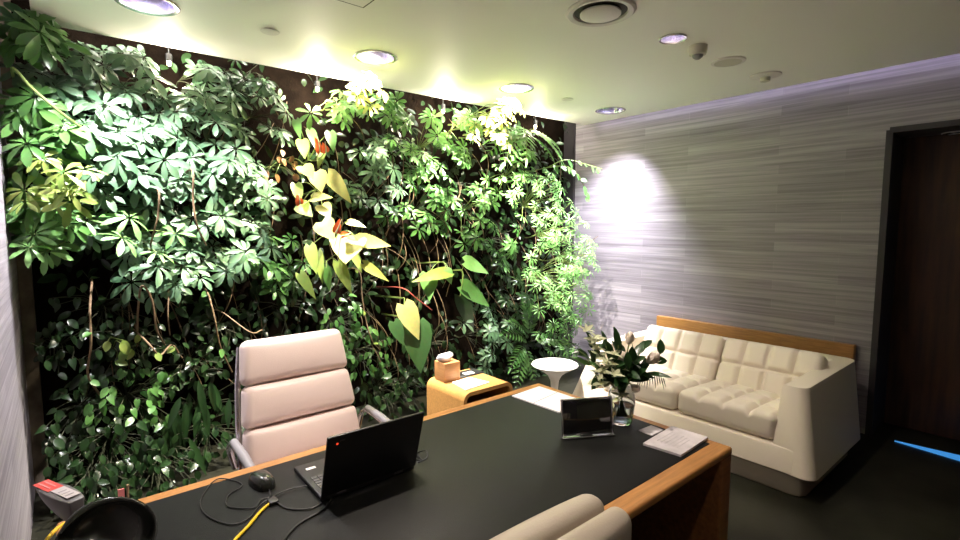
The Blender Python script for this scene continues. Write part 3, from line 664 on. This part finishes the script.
YW = 3.93
def clampp(p):
    p[0] = min(max(p[0], XL+.08), XR-.06); p[1] = min(p[1], 3.90); p[2] = max(p[2], .04)
    if p[1] < 3.78: p[2] = min(p[2], ZC-.09)
    else: p[2] = min(p[2], ZT-.1)
    return p
GROUP = 'plants growing on the green wall'
def plant(kind, tone, px, py, Y, rpx, n, size, label, asp=1., name=None, W_=None, reds=0, k=8, deep=.16, up=.62):
    c = at(px, py, Y); w = depth(c); r = rpx*w/FOC
    root = np.array([min(max(c[0]+rng.normal(0, .03), XL+.06), XR-.08), YW, max(c[2]-r*.25, .06)])
    nm = name or {'U': 'umbrella_plant', 'H': 'pothos_plant', 'A': 'anthurium_plant', 'F': 'fern', 'P': 'philodendron_plant', 'L': 'strap_leaf_plant', 'O': 'branching_ivy'}[kind]
    t = thing(nm, label, 'plant', root, GROUP)
    lf = MB(); lf.open = True; sm = MB()
    hub = root + (c-root)*.35
    sm.tube(spline([root, root+(hub-root)*.5+np.array([0, 0, -.02]), hub], 4), [.009, .008, .007, .006, .006, .006, .006, .006, .006][:9], 5)
    if kind in 'UHAPO':
        for i in range(n):
            u, v = rng.uniform(-1, 1, 2)
            while u*u+v*v > 1: u, v = rng.uniform(-1, 1, 2)
            e = math.sqrt(1-(u*u+v*v)*.9)
            p = np.array([c[0]+u*r*asp*1.1, Y + .10-e*deep+rng.uniform(0, .14), c[2]+v*r/asp])
            p = clampp(p)
            L = size*rng.uniform(.75, 1.15)
            if any(np.linalg.norm(p-np.array([q[0], q[1]-.03, ZC-.13])) < .15 for q in WL): continue
            mid = hub*.5+p*.5+np.array([rng.normal(0, .02), -.02, rng.uniform(0, .05)])
            sm.tube(spline([hub, mid, p], 3), .0028, 4, cap=False)
            if kind == 'U':
                nn_ = np.array([rng.normal(u*.2, .3), -.78+rng.normal(0, .2), up+rng.normal(0, .3)])
                whorl(lf, p, nn_, L, k=int(rng.integers(k-1, k+2)), W_=W_ or .36)
            else:
                dd = np.array([rng.normal(u*.35, .45), -.35+rng.normal(0, .2), -.75+rng.normal(0, .35)])
                nn_ = np.array([rng.normal(0, .3), -.8, .5+rng.normal(0, .2)])
                sh_ = {'H': 'oval' if rng.uniform() < .6 else 'heart', 'A': 'heart', 'P': 'heart', 'O': 'oval'}[kind]
                leaflet(lf, p, dd, nn_, L, L*(W_ or .62), sh_, .16+rng.uniform(-.06, .12), .10, .02)
    elif kind == 'F':
        for i in range(n):
            a = rng.uniform(0, 2*PI); ca, sa = math.cos(a), math.sin(a)
            b0 = c+np.array([ca*r*.15*asp, .08+rng.uniform(0, .08), sa*r*.15/asp])
            dd = np.array([ca*asp, -.38+rng.normal(0, .15), sa/asp*.8+.12]); L = r*rng.uniform(.75, 1.15)
            e = b0+unit(dd)*L
            if e[2] > ZC-.05: dd[2] = -abs(dd[2])*.5
            b0 = clampp(b0)
            sm.tube([hub, b0], .003, 4, cap=False)
            frond(lf, sm, b0, dd, np.array([rng.normal(0, .2), -.55, .8]), L, k=9, ll=size, lw=W_ or .22)
    elif kind == 'L':
        for i in range(n):
            u = rng.uniform(-1, 1); p = clampp(c+np.array([u*r, rng.uniform(-.05, .12), rng.uniform(-.3, 1)*r]))
            sm.tube([hub, p], .003, 4, cap=False)
            leaflet(lf, p, (u*.3+rng.normal(0, .15), -.18, -.9), (rng.normal(0, .3), -1, .2), size*rng.uniform(.7, 1.1), size*.17, 'lance', .1, .12)
    for V_ in lf.v + sm.v:
        V_[:, 0] = np.clip(V_[:, 0], XL+.004, XR-.006); V_[:, 1] = np.minimum(V_[:, 1], YB-.004)
        low = (V_[:, 1] < 3.74) & (V_[:, 0] > -.08); V_[low, 2] = np.minimum(V_[low, 2], ZC-.008)
    o = lf.build('foliage', LT[tone], t)
    sm.build('stem', M['stem_dark'] if tone in 'dmg' else M['stem'], t)
    for i in range(reds):
        p = clampp(c+np.array([rng.uniform(-.5, .5)*r, -.16, rng.uniform(-.3, .7)*r])); fl = MB(); fl.open = True
        leaflet(fl, p, (rng.normal(0, .4), -.4, .6), (0, -1, .4), .085, .06, 'heart', -.1, .15)
        f = fl.build('flower', M['spathe'], t, label='orange-red flower')
        MB().tube([p, p+np.array([.0, -.03, .02]), p+np.array([.004, -.045, .05])], [.005, .0045, .003], 6).build('spadix', M['lily'], f)
        MB().tube(spline([hub, (hub+p)/2+np.array([0, 0, -.03]), p], 4), .003, 5).build('flower_stalk', M['stem'], f)
    return t
U = 'umbrella plant '
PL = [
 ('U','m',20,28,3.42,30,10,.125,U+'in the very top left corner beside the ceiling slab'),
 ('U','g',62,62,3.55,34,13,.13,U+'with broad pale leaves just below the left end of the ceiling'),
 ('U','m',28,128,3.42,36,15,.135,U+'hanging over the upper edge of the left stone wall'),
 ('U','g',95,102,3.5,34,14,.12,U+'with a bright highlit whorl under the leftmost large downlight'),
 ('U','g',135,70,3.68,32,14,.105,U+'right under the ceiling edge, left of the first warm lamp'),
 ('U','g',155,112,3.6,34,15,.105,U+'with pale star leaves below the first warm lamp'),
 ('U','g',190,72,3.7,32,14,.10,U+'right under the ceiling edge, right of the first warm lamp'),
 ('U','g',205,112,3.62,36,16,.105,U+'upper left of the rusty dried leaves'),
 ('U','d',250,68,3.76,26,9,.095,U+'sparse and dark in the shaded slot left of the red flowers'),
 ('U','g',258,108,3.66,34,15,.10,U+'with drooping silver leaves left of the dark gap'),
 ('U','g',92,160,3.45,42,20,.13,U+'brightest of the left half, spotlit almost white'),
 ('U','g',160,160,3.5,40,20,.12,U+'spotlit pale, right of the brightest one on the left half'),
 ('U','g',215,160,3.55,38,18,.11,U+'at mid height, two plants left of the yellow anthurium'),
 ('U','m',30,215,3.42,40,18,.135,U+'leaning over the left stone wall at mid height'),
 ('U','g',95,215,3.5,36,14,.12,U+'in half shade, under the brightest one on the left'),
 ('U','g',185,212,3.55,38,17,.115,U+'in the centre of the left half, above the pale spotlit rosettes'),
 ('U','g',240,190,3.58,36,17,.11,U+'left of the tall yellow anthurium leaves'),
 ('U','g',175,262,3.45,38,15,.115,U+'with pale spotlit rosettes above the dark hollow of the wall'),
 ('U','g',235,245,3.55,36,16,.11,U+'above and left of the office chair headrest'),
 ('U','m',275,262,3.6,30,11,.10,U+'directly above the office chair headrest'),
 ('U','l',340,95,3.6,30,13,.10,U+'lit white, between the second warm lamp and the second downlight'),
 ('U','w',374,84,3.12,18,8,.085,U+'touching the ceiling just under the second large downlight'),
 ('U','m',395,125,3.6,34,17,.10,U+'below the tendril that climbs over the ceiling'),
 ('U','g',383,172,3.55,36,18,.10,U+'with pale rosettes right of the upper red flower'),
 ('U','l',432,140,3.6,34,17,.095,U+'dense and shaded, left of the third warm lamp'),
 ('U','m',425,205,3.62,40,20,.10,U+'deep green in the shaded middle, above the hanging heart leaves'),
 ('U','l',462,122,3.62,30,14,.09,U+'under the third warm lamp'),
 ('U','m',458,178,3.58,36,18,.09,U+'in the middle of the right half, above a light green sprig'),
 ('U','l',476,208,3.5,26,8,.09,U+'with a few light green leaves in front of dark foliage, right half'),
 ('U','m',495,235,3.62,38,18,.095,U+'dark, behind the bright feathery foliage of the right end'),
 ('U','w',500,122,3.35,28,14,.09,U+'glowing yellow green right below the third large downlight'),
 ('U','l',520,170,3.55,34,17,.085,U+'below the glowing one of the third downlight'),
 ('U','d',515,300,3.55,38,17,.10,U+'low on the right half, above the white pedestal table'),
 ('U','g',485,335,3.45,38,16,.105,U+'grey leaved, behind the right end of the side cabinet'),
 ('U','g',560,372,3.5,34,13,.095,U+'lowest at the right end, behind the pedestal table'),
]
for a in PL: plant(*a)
plant('F','l',535,130,3.5,40,9,.30,'fern with bright fronds at the ceiling edge right of the third downlight', asp=1.25)
SH = 'bushy narrow-leaved shrub '
for a in (('l',545,200,3.42,34,30,SH+'at upper right end, spotlit pale'), ('l',568,230,3.28,32,34,SH+'spotlit almost white against the stone wall'),
          ('l',558,275,3.28,38,38,SH+'right under the whitest one, near the stone wall'), ('l',578,300,3.2,28,34,SH+'reaching furthest right over the stone wall'),
          ('m',574,335,3.2,32,26,SH+'above the left arm of the sofa'), ('l',588,258,3.16,22,22,SH+'in front of the bright stone wall, left of its spotlight')):
    plant('U', *a[:6], .075, a[6], name='aralia_shrub', W_=.20, k=9)
plant('F','m',535,345,3.45,40,9,.28,'fern with drooping fronds above the white pedestal table')
plant('F','d',470,385,3.5,38,9,.28,'dark fern behind the papers of the side cabinet')
plant('U','y',62,182,3.26,40,9,.11,'umbrella plant with yellow green leaves beside the left stone wall', asp=1.4, W_=.30, k=7)
plant('U','l',110,238,3.30,40,9,.11,'umbrella plant with long fresh green leaves spreading low over the dark hollow', asp=1.6, W_=.28, k=7)
def hero(name, label, hubp, Y, leaves, reds=()):
    hub = at(*hubp, Y+.12); root = np.array([hub[0], YW, hub[2]-.03]); t = thing(name, label, 'plant', root, GROUP)
    lf = {}; sm = MB(); sm.tube(spline([root, (root+hub)/2, hub], 4), .007, 6)
    for bx, by, tx, ty, wp, tone in leaves:
        a = at(bx, by, Y+rng.uniform(-.02, .03)); b = at(tx, ty, Y-rng.uniform(.03, .12)); L = np.linalg.norm(b-a); w_ = wp*depth(a)/FOC
        m_ = lf.setdefault(tone, MB()); m_.open = True
        leaflet(m_, a, b-a, np.array([-.35, -.75, .5])+rv(.15), L, w_, 'heart', .10, .09, .012)
        sm.tube(spline([hub, (hub+a)/2+np.array([0, -.02, .03]), a], 4), .003, 5, cap=False)
    for tone, m_ in lf.items(): m_.build('foliage', LT[tone], t)
    sm.build('stem', M['stem'], t)
    for (rx, ry, ux, uy) in reds:
        p = at(rx, ry, Y-.12); q = at(ux, uy, Y-.15); fl = MB(); fl.open = True
        leaflet(fl, p, q-p, (-.3, -.8, .3), np.linalg.norm(q-p), .055, 'heart', -.1, .15)
        f = fl.build('flower', M['spathe'], t, label='orange-red flower')
        MB().tube([p, p+(q-p)*.3+np.array([0, -.02, .0]), p+(q-p)*.8+np.array([.0, -.04, .01])], [.005, .0045, .003], 6).build('spadix', M['lily'], f)
        MB().tube(spline([hub, (hub+p)/2+np.array([0, 0, -.03]), p], 4), .003, 5).build('flower_stalk', M['stem'], f)
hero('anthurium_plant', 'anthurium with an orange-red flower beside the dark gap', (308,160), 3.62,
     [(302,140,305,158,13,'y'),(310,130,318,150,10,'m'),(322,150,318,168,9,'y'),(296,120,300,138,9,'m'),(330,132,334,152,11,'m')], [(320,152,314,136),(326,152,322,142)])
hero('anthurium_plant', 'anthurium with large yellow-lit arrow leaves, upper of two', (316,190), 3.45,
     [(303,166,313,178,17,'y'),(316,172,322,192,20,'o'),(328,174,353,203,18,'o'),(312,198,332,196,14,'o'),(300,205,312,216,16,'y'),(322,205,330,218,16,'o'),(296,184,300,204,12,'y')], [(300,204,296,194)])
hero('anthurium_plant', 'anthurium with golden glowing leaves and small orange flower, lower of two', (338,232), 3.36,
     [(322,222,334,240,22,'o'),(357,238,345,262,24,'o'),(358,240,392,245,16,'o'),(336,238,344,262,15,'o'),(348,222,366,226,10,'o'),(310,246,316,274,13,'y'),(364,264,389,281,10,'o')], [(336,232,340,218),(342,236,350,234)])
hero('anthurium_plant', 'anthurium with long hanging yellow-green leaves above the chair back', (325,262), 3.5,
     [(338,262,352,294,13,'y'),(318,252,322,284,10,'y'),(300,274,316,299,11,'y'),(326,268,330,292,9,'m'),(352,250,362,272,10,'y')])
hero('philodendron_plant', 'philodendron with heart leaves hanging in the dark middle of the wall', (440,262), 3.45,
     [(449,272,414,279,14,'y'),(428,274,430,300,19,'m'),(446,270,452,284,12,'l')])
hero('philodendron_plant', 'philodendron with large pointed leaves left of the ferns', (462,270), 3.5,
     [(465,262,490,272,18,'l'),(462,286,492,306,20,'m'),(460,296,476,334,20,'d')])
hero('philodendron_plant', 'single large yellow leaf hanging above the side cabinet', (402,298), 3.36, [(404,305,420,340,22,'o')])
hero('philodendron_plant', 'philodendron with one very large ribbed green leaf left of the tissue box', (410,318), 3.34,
     [(416,324,421,374,30,'n'),(394,322,404,346,14,'n')])
plant('L','d',205,410,3.5,40,16,.26,'strap-leaved plant hanging low, left of the office chair')
plant('L','d',150,450,3.5,34,12,.26,'strap-leaved plant hanging lowest, behind the computer mouse')
H_ = 'pothos with small '
PH = [
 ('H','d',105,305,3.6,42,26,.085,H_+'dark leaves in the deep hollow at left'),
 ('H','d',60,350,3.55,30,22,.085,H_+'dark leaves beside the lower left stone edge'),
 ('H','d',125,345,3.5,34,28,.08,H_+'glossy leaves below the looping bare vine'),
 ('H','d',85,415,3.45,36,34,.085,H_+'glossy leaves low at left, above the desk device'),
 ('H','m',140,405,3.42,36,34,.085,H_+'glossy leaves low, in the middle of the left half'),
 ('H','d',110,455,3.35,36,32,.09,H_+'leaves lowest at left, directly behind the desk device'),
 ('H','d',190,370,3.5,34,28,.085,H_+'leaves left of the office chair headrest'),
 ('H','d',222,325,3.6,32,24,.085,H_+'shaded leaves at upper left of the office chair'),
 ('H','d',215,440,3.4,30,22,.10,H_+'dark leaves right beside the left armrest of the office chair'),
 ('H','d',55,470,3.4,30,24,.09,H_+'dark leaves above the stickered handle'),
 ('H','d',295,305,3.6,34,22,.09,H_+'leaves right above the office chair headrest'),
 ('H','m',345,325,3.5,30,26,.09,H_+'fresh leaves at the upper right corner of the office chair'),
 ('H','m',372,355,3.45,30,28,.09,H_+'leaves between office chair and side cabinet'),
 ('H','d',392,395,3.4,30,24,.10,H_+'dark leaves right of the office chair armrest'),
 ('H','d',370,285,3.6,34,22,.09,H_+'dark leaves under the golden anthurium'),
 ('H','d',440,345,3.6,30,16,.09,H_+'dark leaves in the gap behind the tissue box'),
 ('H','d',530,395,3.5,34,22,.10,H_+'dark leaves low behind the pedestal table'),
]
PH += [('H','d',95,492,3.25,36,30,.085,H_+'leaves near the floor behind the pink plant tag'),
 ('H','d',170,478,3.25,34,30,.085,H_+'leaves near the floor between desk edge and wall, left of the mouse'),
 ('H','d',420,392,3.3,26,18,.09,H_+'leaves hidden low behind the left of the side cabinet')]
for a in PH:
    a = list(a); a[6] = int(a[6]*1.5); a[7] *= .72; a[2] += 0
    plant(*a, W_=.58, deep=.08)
plant('O','r',285,160,3.66,22,16,.06,'rusty dried leaves hanging left of the red flowers', name='dried_spray')
plant('O','y',118,355,3.42,14,6,.075,'two pale yellow leaves glowing in the dark hollow at left', name='yellowing_sprig')

# bare vines and long stems
def vine(label, pts, r, mat, leaves=0, tone='m', size=.06, name='bare_vine'):
    W3 = [at(px, py, Y) for px, py, Y in pts]; root = np.array([min(max(W3[0][0], XL+.03), XR-.03), 3.93, W3[0][2]-.03]); W3 = [root]+W3
    t = thing(name, label, 'vine', root, GROUP); sm = MB(); P = spline(W3, 8)
    sm.tube(P, r, 6); sm.build('stem', mat, t)
    if leaves:
        lf = MB(); lf.open = True
        for i in range(leaves):
            p = P[int((i+.6)/leaves*(len(P)-1))]
            leaflet(lf, p, (rng.normal(0, .6), -.4, -.6+rng.normal(0, .4)), (rng.normal(0, .3), -.8, .5), size*rng.uniform(.7, 1.2), size*.6, 'oval', .15, .1)
        lf.build('foliage', LT[tone], t)
    return t
vine('brown vine looping like an arch in the dark hollow', [(137,345,3.7),(138,310,3.5),(142,286,3.4),(152,300,3.4),(157,330,3.45),(165,345,3.6)], .006, M['woody'])
vine('long pale vine hanging straight down left of the arched vine', [(92,280,3.6),(90,310,3.45),(91,345,3.4),(88,375,3.5),(100,395,3.6)], .006, M['woody'], 3)
vine('brown vine hanging beside the arched vine on its right', [(168,285,3.5),(168,315,3.4),(170,335,3.5)], .004, M['woody'])
vine('thin knotted brown vine crossing below the arched vine', [(140,335,3.5),(150,345,3.35),(160,355,3.38),(172,345,3.5),(182,358,3.6)], .005, M['woody'], 3, 'y')
vine('pale green climbing stem crossing the top left corner', [(12,68,3.4),(32,88,3.3),(60,112,3.3),(85,130,3.45)], .007, M['stem'], 0, name='climbing_vine')
vine('brown upright stem between spotlit leaves on the left half', [(192,170,3.4),(193,200,3.36),(197,225,3.36),(206,245,3.5)], .006, M['woody'])
vine('pale upright stem in front of the left dark hollow', [(158,190,3.4),(158,215,3.36),(153,235,3.4),(148,255,3.55)], .006, M['woody'])
vine('thin vine curling down right of the office chair headrest', [(358,270,3.5),(362,295,3.4),(366,320,3.4),(372,340,3.4),(380,350,3.5)], .004, M['woody'], 3, 'y', .05)
vine('dark red stalk slanting beside the large yellow leaf', [(402,288,3.5),(416,298,3.4),(432,310,3.4)], .005, pm('red_stalk', (.3, .06, .05), .5))
vine('brown vine trailing above the left of the chair back', [(206,290,3.6),(214,315,3.45),(220,345,3.5),(232,372,3.6)], .005, M['woody'], 2)
vine('long thin vine drooping from upper left toward the chair', [(222,312,3.6),(250,332,3.4),(262,330,3.5)], .004, M['woody'])
vine('leafy green tendril climbing over the ceiling below the second downlight', [(388,82,3.6),(398,72,3.4),(408,67,3.34),(424,67,3.32),(433,70,3.32)], .004, M['stem'], 3, 'm', .05, name='climbing_tendril')
vine('leafy ivy branch reaching furthest out over the stone wall', [(545,168,3.5),(565,160,3.35),(585,164,3.28),(602,169,3.22)], .004, M['stem'], 10, 'm', .09, name='ivy_branch')
vine('leafy ivy branch drooping in front of the stone wall below the other', [(560,166,3.35),(575,172,3.28),(584,186,3.24),(589,202,3.22)], .004, M['stem'], 10, 'm', .09, name='ivy_branch')
vine('short brown shoot pointing out beside the stone wall', [(583,255,3.5),(590,243,3.4),(598,236,3.35)], .004, M['woody'])
plant('U','w',511,103,3.03,17,8,.085,'bright umbrella shoot touching the light of the third large downlight')

# low creeping foliage behind everything
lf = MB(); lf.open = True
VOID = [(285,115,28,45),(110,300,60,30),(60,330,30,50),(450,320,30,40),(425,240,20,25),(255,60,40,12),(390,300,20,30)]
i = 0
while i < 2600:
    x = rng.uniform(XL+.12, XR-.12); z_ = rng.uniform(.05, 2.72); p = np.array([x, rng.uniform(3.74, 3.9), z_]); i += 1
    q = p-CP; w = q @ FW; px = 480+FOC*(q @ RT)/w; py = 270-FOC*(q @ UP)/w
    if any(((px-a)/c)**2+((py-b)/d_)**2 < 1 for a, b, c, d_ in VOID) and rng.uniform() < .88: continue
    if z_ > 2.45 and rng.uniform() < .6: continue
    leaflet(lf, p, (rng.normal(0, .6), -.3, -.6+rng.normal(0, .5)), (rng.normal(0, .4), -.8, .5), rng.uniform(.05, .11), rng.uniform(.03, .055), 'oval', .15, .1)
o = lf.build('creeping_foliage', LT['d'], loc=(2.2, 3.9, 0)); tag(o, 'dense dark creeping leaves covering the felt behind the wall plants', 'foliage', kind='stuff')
# bare thin roots and tendrils at the back
rt = MB()
for i in range(150):
    x = rng.uniform(XL+.4, XR-.4); z0 = rng.uniform(.5, 2.6); L = rng.uniform(.25, .7); a = float(np.clip(rng.normal(0, .1), -.22, .22))
    rt.tube(spline([(x, 3.88, z0), (x+a*.5, 3.74, z0-L*.3), (x+a, 3.70, z0-L*.65), (x+a*1.5, 3.82, z0-L)], 4), rng.uniform(.0018, .004), 4)
o = rt.build('tangled_stems', M['woody'], loc=(2.2, 3.9, 0)); tag(o, 'tangle of thin brown stems hanging between the wall plants', 'stems', kind='stuff')
# plant tag
p = at(121, 492, 3.1)
t = thing('plant_tag', 'small pink plant tag on a dark stake behind the desk device', 'plant tag', (p[0]+.02, p[1], p[2]-.08))
MB().tube([(p[0]+.02, p[1], 0), (p[0]+.03, p[1], p[2]+.03)], .006, 8).build('stake', M['woody'], t)
MB().box(p[0]-.014, p[0]+.014, p[1]-.012, p[1]-.008, p[2]-.03, p[2]+.02).xf(Matrix.Identity(4)).build('tag', M['pink'], t, smooth=False)

# ------------------------------------------------------------------ vase and bouquet
vx, vy = 1.765, 1.19
vs = thing('glass_vase', 'clear smoky glass vase holding the flowers, behind the framed panel', 'vase', (vx, vy, TZ))
MB().lathe([(0, .001), (.040, .001), (.047, .01), (.052, .05), (.056, .09), (.054, .125), (.044, .152), (.038, .168), (.0355, .168), (.0415, .151), (.0515, .124), (.0535, .09), (.0495, .05), (.044, .013), (0, .011)], (vx, vy, TZ), 40).build('vase_body', M['glass'], vs)
MB().lathe([(0, .0125), (.043, .0145), (.0485, .05), (.0515, .078), (0, .078)], (vx, vy, TZ), 36).build('water', M['water'], vs)
BG = 'stems of the bouquet in the vase'
def vpt(px, py, dw=0.):
    w = depth((vx, vy, .95))+dw; d = FW+RT*(px-480)/FOC+UP*(270-py)/FOC; return CP+d*w
def bstem(tip, t, spread=.02):
    d = tip-np.array([vx, vy, TZ+.16]); foot = np.array([vx-d[0]*.12, vy-d[1]*.12, TZ+.03])
    neck = np.array([vx+np.clip(d[0]*.15, -.028, .028), vy+np.clip(d[1]*.15, -.028, .028), TZ+.165])
    P = spline([foot, neck, neck*.45+tip*.55+np.array([0, 0, .01]), tip], 5); MB().tube(P, .0028, 6).build('stem', M['stem'], t); return P
def bud(px, py, dw, label, h=.055, r=.022, mat='petal'):
    tip = vpt(px, py, dw); t = thing('flower_bud', label, 'flower', (vx, vy, TZ+.03), BG); P = bstem(tip, t)
    ax_ = unit(P[-1]-P[-3]); q = Vector((0, 0, 1)).rotation_difference(Vector(ax_)).to_matrix().to_4x4()
    MB().lathe([(0, -.01), (r*.55, 0), (r, h*.35), (r*.92, h*.65), (r*.45, h*.92), (0, h)], n=18).xf(Matrix.Translation(tip) @ q).build('bloom', M[mat], t)
    cal = MB(); cal.open = True
    for k in range(6):
        a = 2*PI*k/6; dd = np.array(q.to_3x3() @ Vector((math.cos(a)*.5, math.sin(a)*.5, 1))); nn_ = np.array(q.to_3x3() @ Vector((math.cos(a), math.sin(a), 0)))
        leaflet(cal, tip+nn_*r*.45, dd, nn_, h*.85, h*.42, 'oval', .15, .1)
    cal.build('petals', M[mat], t); return t
bud(622, 362, -.03, 'cream flower bud low in the middle of the bouquet', .05, .022)
bud(648, 362, -.02, 'pale pink bud at the right side of the bouquet', .058, .022)
bud(629, 343, .03, 'brownish cream bud at the top of the bouquet', .05, .02, 'petal')
bud(633, 386, -.05, 'cream bud drooping over the vase rim', .035, .018, 'petal')
def lily(px, py, dw, label):
    tip = vpt(px, py, dw); t = thing('white_lily', label, 'flower', (vx, vy, TZ+.03), BG); bstem(tip, t); lf = MB(); lf.open = True
    for k in range(7):
        p = tip+rv(.018)+np.array([0, 0, .02*(k-3)])
        for j in range(5):
            a = 2*PI*j/5+k; leaflet(lf, p, (math.cos(a), math.sin(a)*.8-.3, .5+rng.normal(0, .3)), (0, -.6, .8), .042, .016, 'lance', .3, .1)
    lf.build('blossom', M['lily'], t); return t
lily(596, 350, -.01, 'white lily cluster at the left of the bouquet')
lily(603, 368, -.05, 'white lily cluster hanging lower left over the vase')
lily(612, 386, -.06, 'small white lily spray directly at the vase neck')
def branch(px, py, dw, n, L, W_, label, shape='oval', tone='b', sp=.03):
    tip = vpt(px, py, dw); t = thing('leafy_branch', label, 'branch', (vx, vy, TZ+.03), BG); P = bstem(tip, t); lf = MB(); lf.open = True
    ax_ = unit(P[-1]-P[-4])
    for k in range(n):
        s = 1-k/(n*1.6); p = P[int(s*(len(P)-1))]
        leaflet(lf, p, ax_*.9+rv(.45), np.array([-.4, -.6, .6])+rv(.3), L*rng.uniform(.75, 1.1), W_, shape, .15, .12)
    lf.build('foliage', LT[tone], t); return t
branch(618, 345, .0, 6, .085, .036, 'dark leafy branch rising at the top centre of the bouquet')
branch(638, 350, .03, 6, .085, .036, 'dark leafy branch rising right of the top bud')
branch(660, 354, .0, 4, .075, .036, 'dark leafy branch reaching furthest right in the bouquet')
branch(645, 374, -.05, 6, .10, .036, 'dark broad leaves spreading at lower right of the bouquet')
branch(612, 362, -.04, 7, .085, .034, 'dark leafy branch in the middle front of the bouquet')
branch(592, 343, .03, 6, .07, .03, 'leafy green branch at upper left of the bouquet', tone='d')
branch(586, 362, -.02, 6, .07, .02, 'thin light sprig reaching furthest left in the bouquet', 'lance', 'm')
branch(628, 368, -.07, 6, .08, .034, 'dark leafy branch facing the desk front in the bouquet')
branch(606, 346, .04, 8, .075, .034, 'dark leaves behind the upper left lily of the bouquet')
branch(634, 358, -.05, 9, .09, .038, 'dark leaves filling the right front of the bouquet')
branch(620, 376, -.06, 9, .075, .034, 'dark leaves crowding just above the vase neck')
branch(600, 376, -.02, 7, .075, .03, 'olive leaves drooping at lower left of the bouquet', tone='d')
branch(578, 350, .02, 8, .07, .022, 'feathery green sprig at the upper left edge of the bouquet', 'lance', 'd')
tip = vpt(652, 376, -.02); t = thing('palm_frond', 'thin drooping palm frond at the right of the vase', 'frond', (vx, vy, TZ+.03), BG); bstem(tip, t)
lf = MB(); lf.open = True
for k in range(12):
    p = tip+(k-6)*.009*RT+np.array([0, 0, .01-.0006*(k-6)**2]); leaflet(lf, p, RT*(.05*(k-6)+.1)+np.array([0, 0, -1.]), -FW, .065*rng.uniform(.7, 1.1), .004, 'lance', .1, .1)
lf.build('foliage', LT['b'], t)

# ------------------------------------------------------------------ lights of the room
cool = (.90, .93, 1.0)
zl = ZC+.105
light('downlight_beam', 'SPOT', (.39, 3.05, zl), 165, (1, .95, .98), (.38, 3.38, 1.0), 118, 1, .03)
light('downlight_beam', 'SPOT', (1.645, 3.045, zl), 430, (1, .91, .72), (1.60, 3.54, 1.6), 104, 1, .03)
light('downlight_beam', 'SPOT', (2.873, 2.99, zl), 540, (1, .94, .84), (2.95, 3.52, 1.7), 108, 1, .03)
light('downlight_beam', 'SPOT', (4.10, 2.97, zl), 225, (.95, .91, 1.0), (4.38, 3.60, .3), 92, 1.0, .05)
for (x, y), e in zip(WL, (3, 7, 7, 4)): light('slot_lamp_glow', 'POINT', (x, y-.03, ZC-.11), e, (1, .86, .68), radius=.02)
for (x, y), e, sz_ in zip(SMALL, (30, 60, 7, 1.5), (105, 120, 120, 110)): light('room_downlight_and_fill', 'SPOT', (x, y, ZC+.07), e, (1, .86, .74), (x, y, 0), sz_, .8, .04)  # beams of the visible small downlight and of the added fill lamps

w = bpy.data.worlds.new('world'); SC.world = w; w.use_nodes = True
w.node_tree.nodes['Background'].inputs[0].default_value = (.5, .5, .55, 1); w.node_tree.nodes['Background'].inputs[1].default_value = .0
vs_ = SC.view_settings; SC.display_settings.display_device = 'sRGB'
vs_.view_transform = 'Standard'; vs_.look = 'None'; vs_.gamma = 1; vs_.exposure = 1.85; vs_.use_curve_mapping = False
SC.cycles.use_denoising = True; SC.cycles.max_bounces = 8; SC.cycles.diffuse_bounces = 5; SC.cycles.sample_clamp_indirect = 6
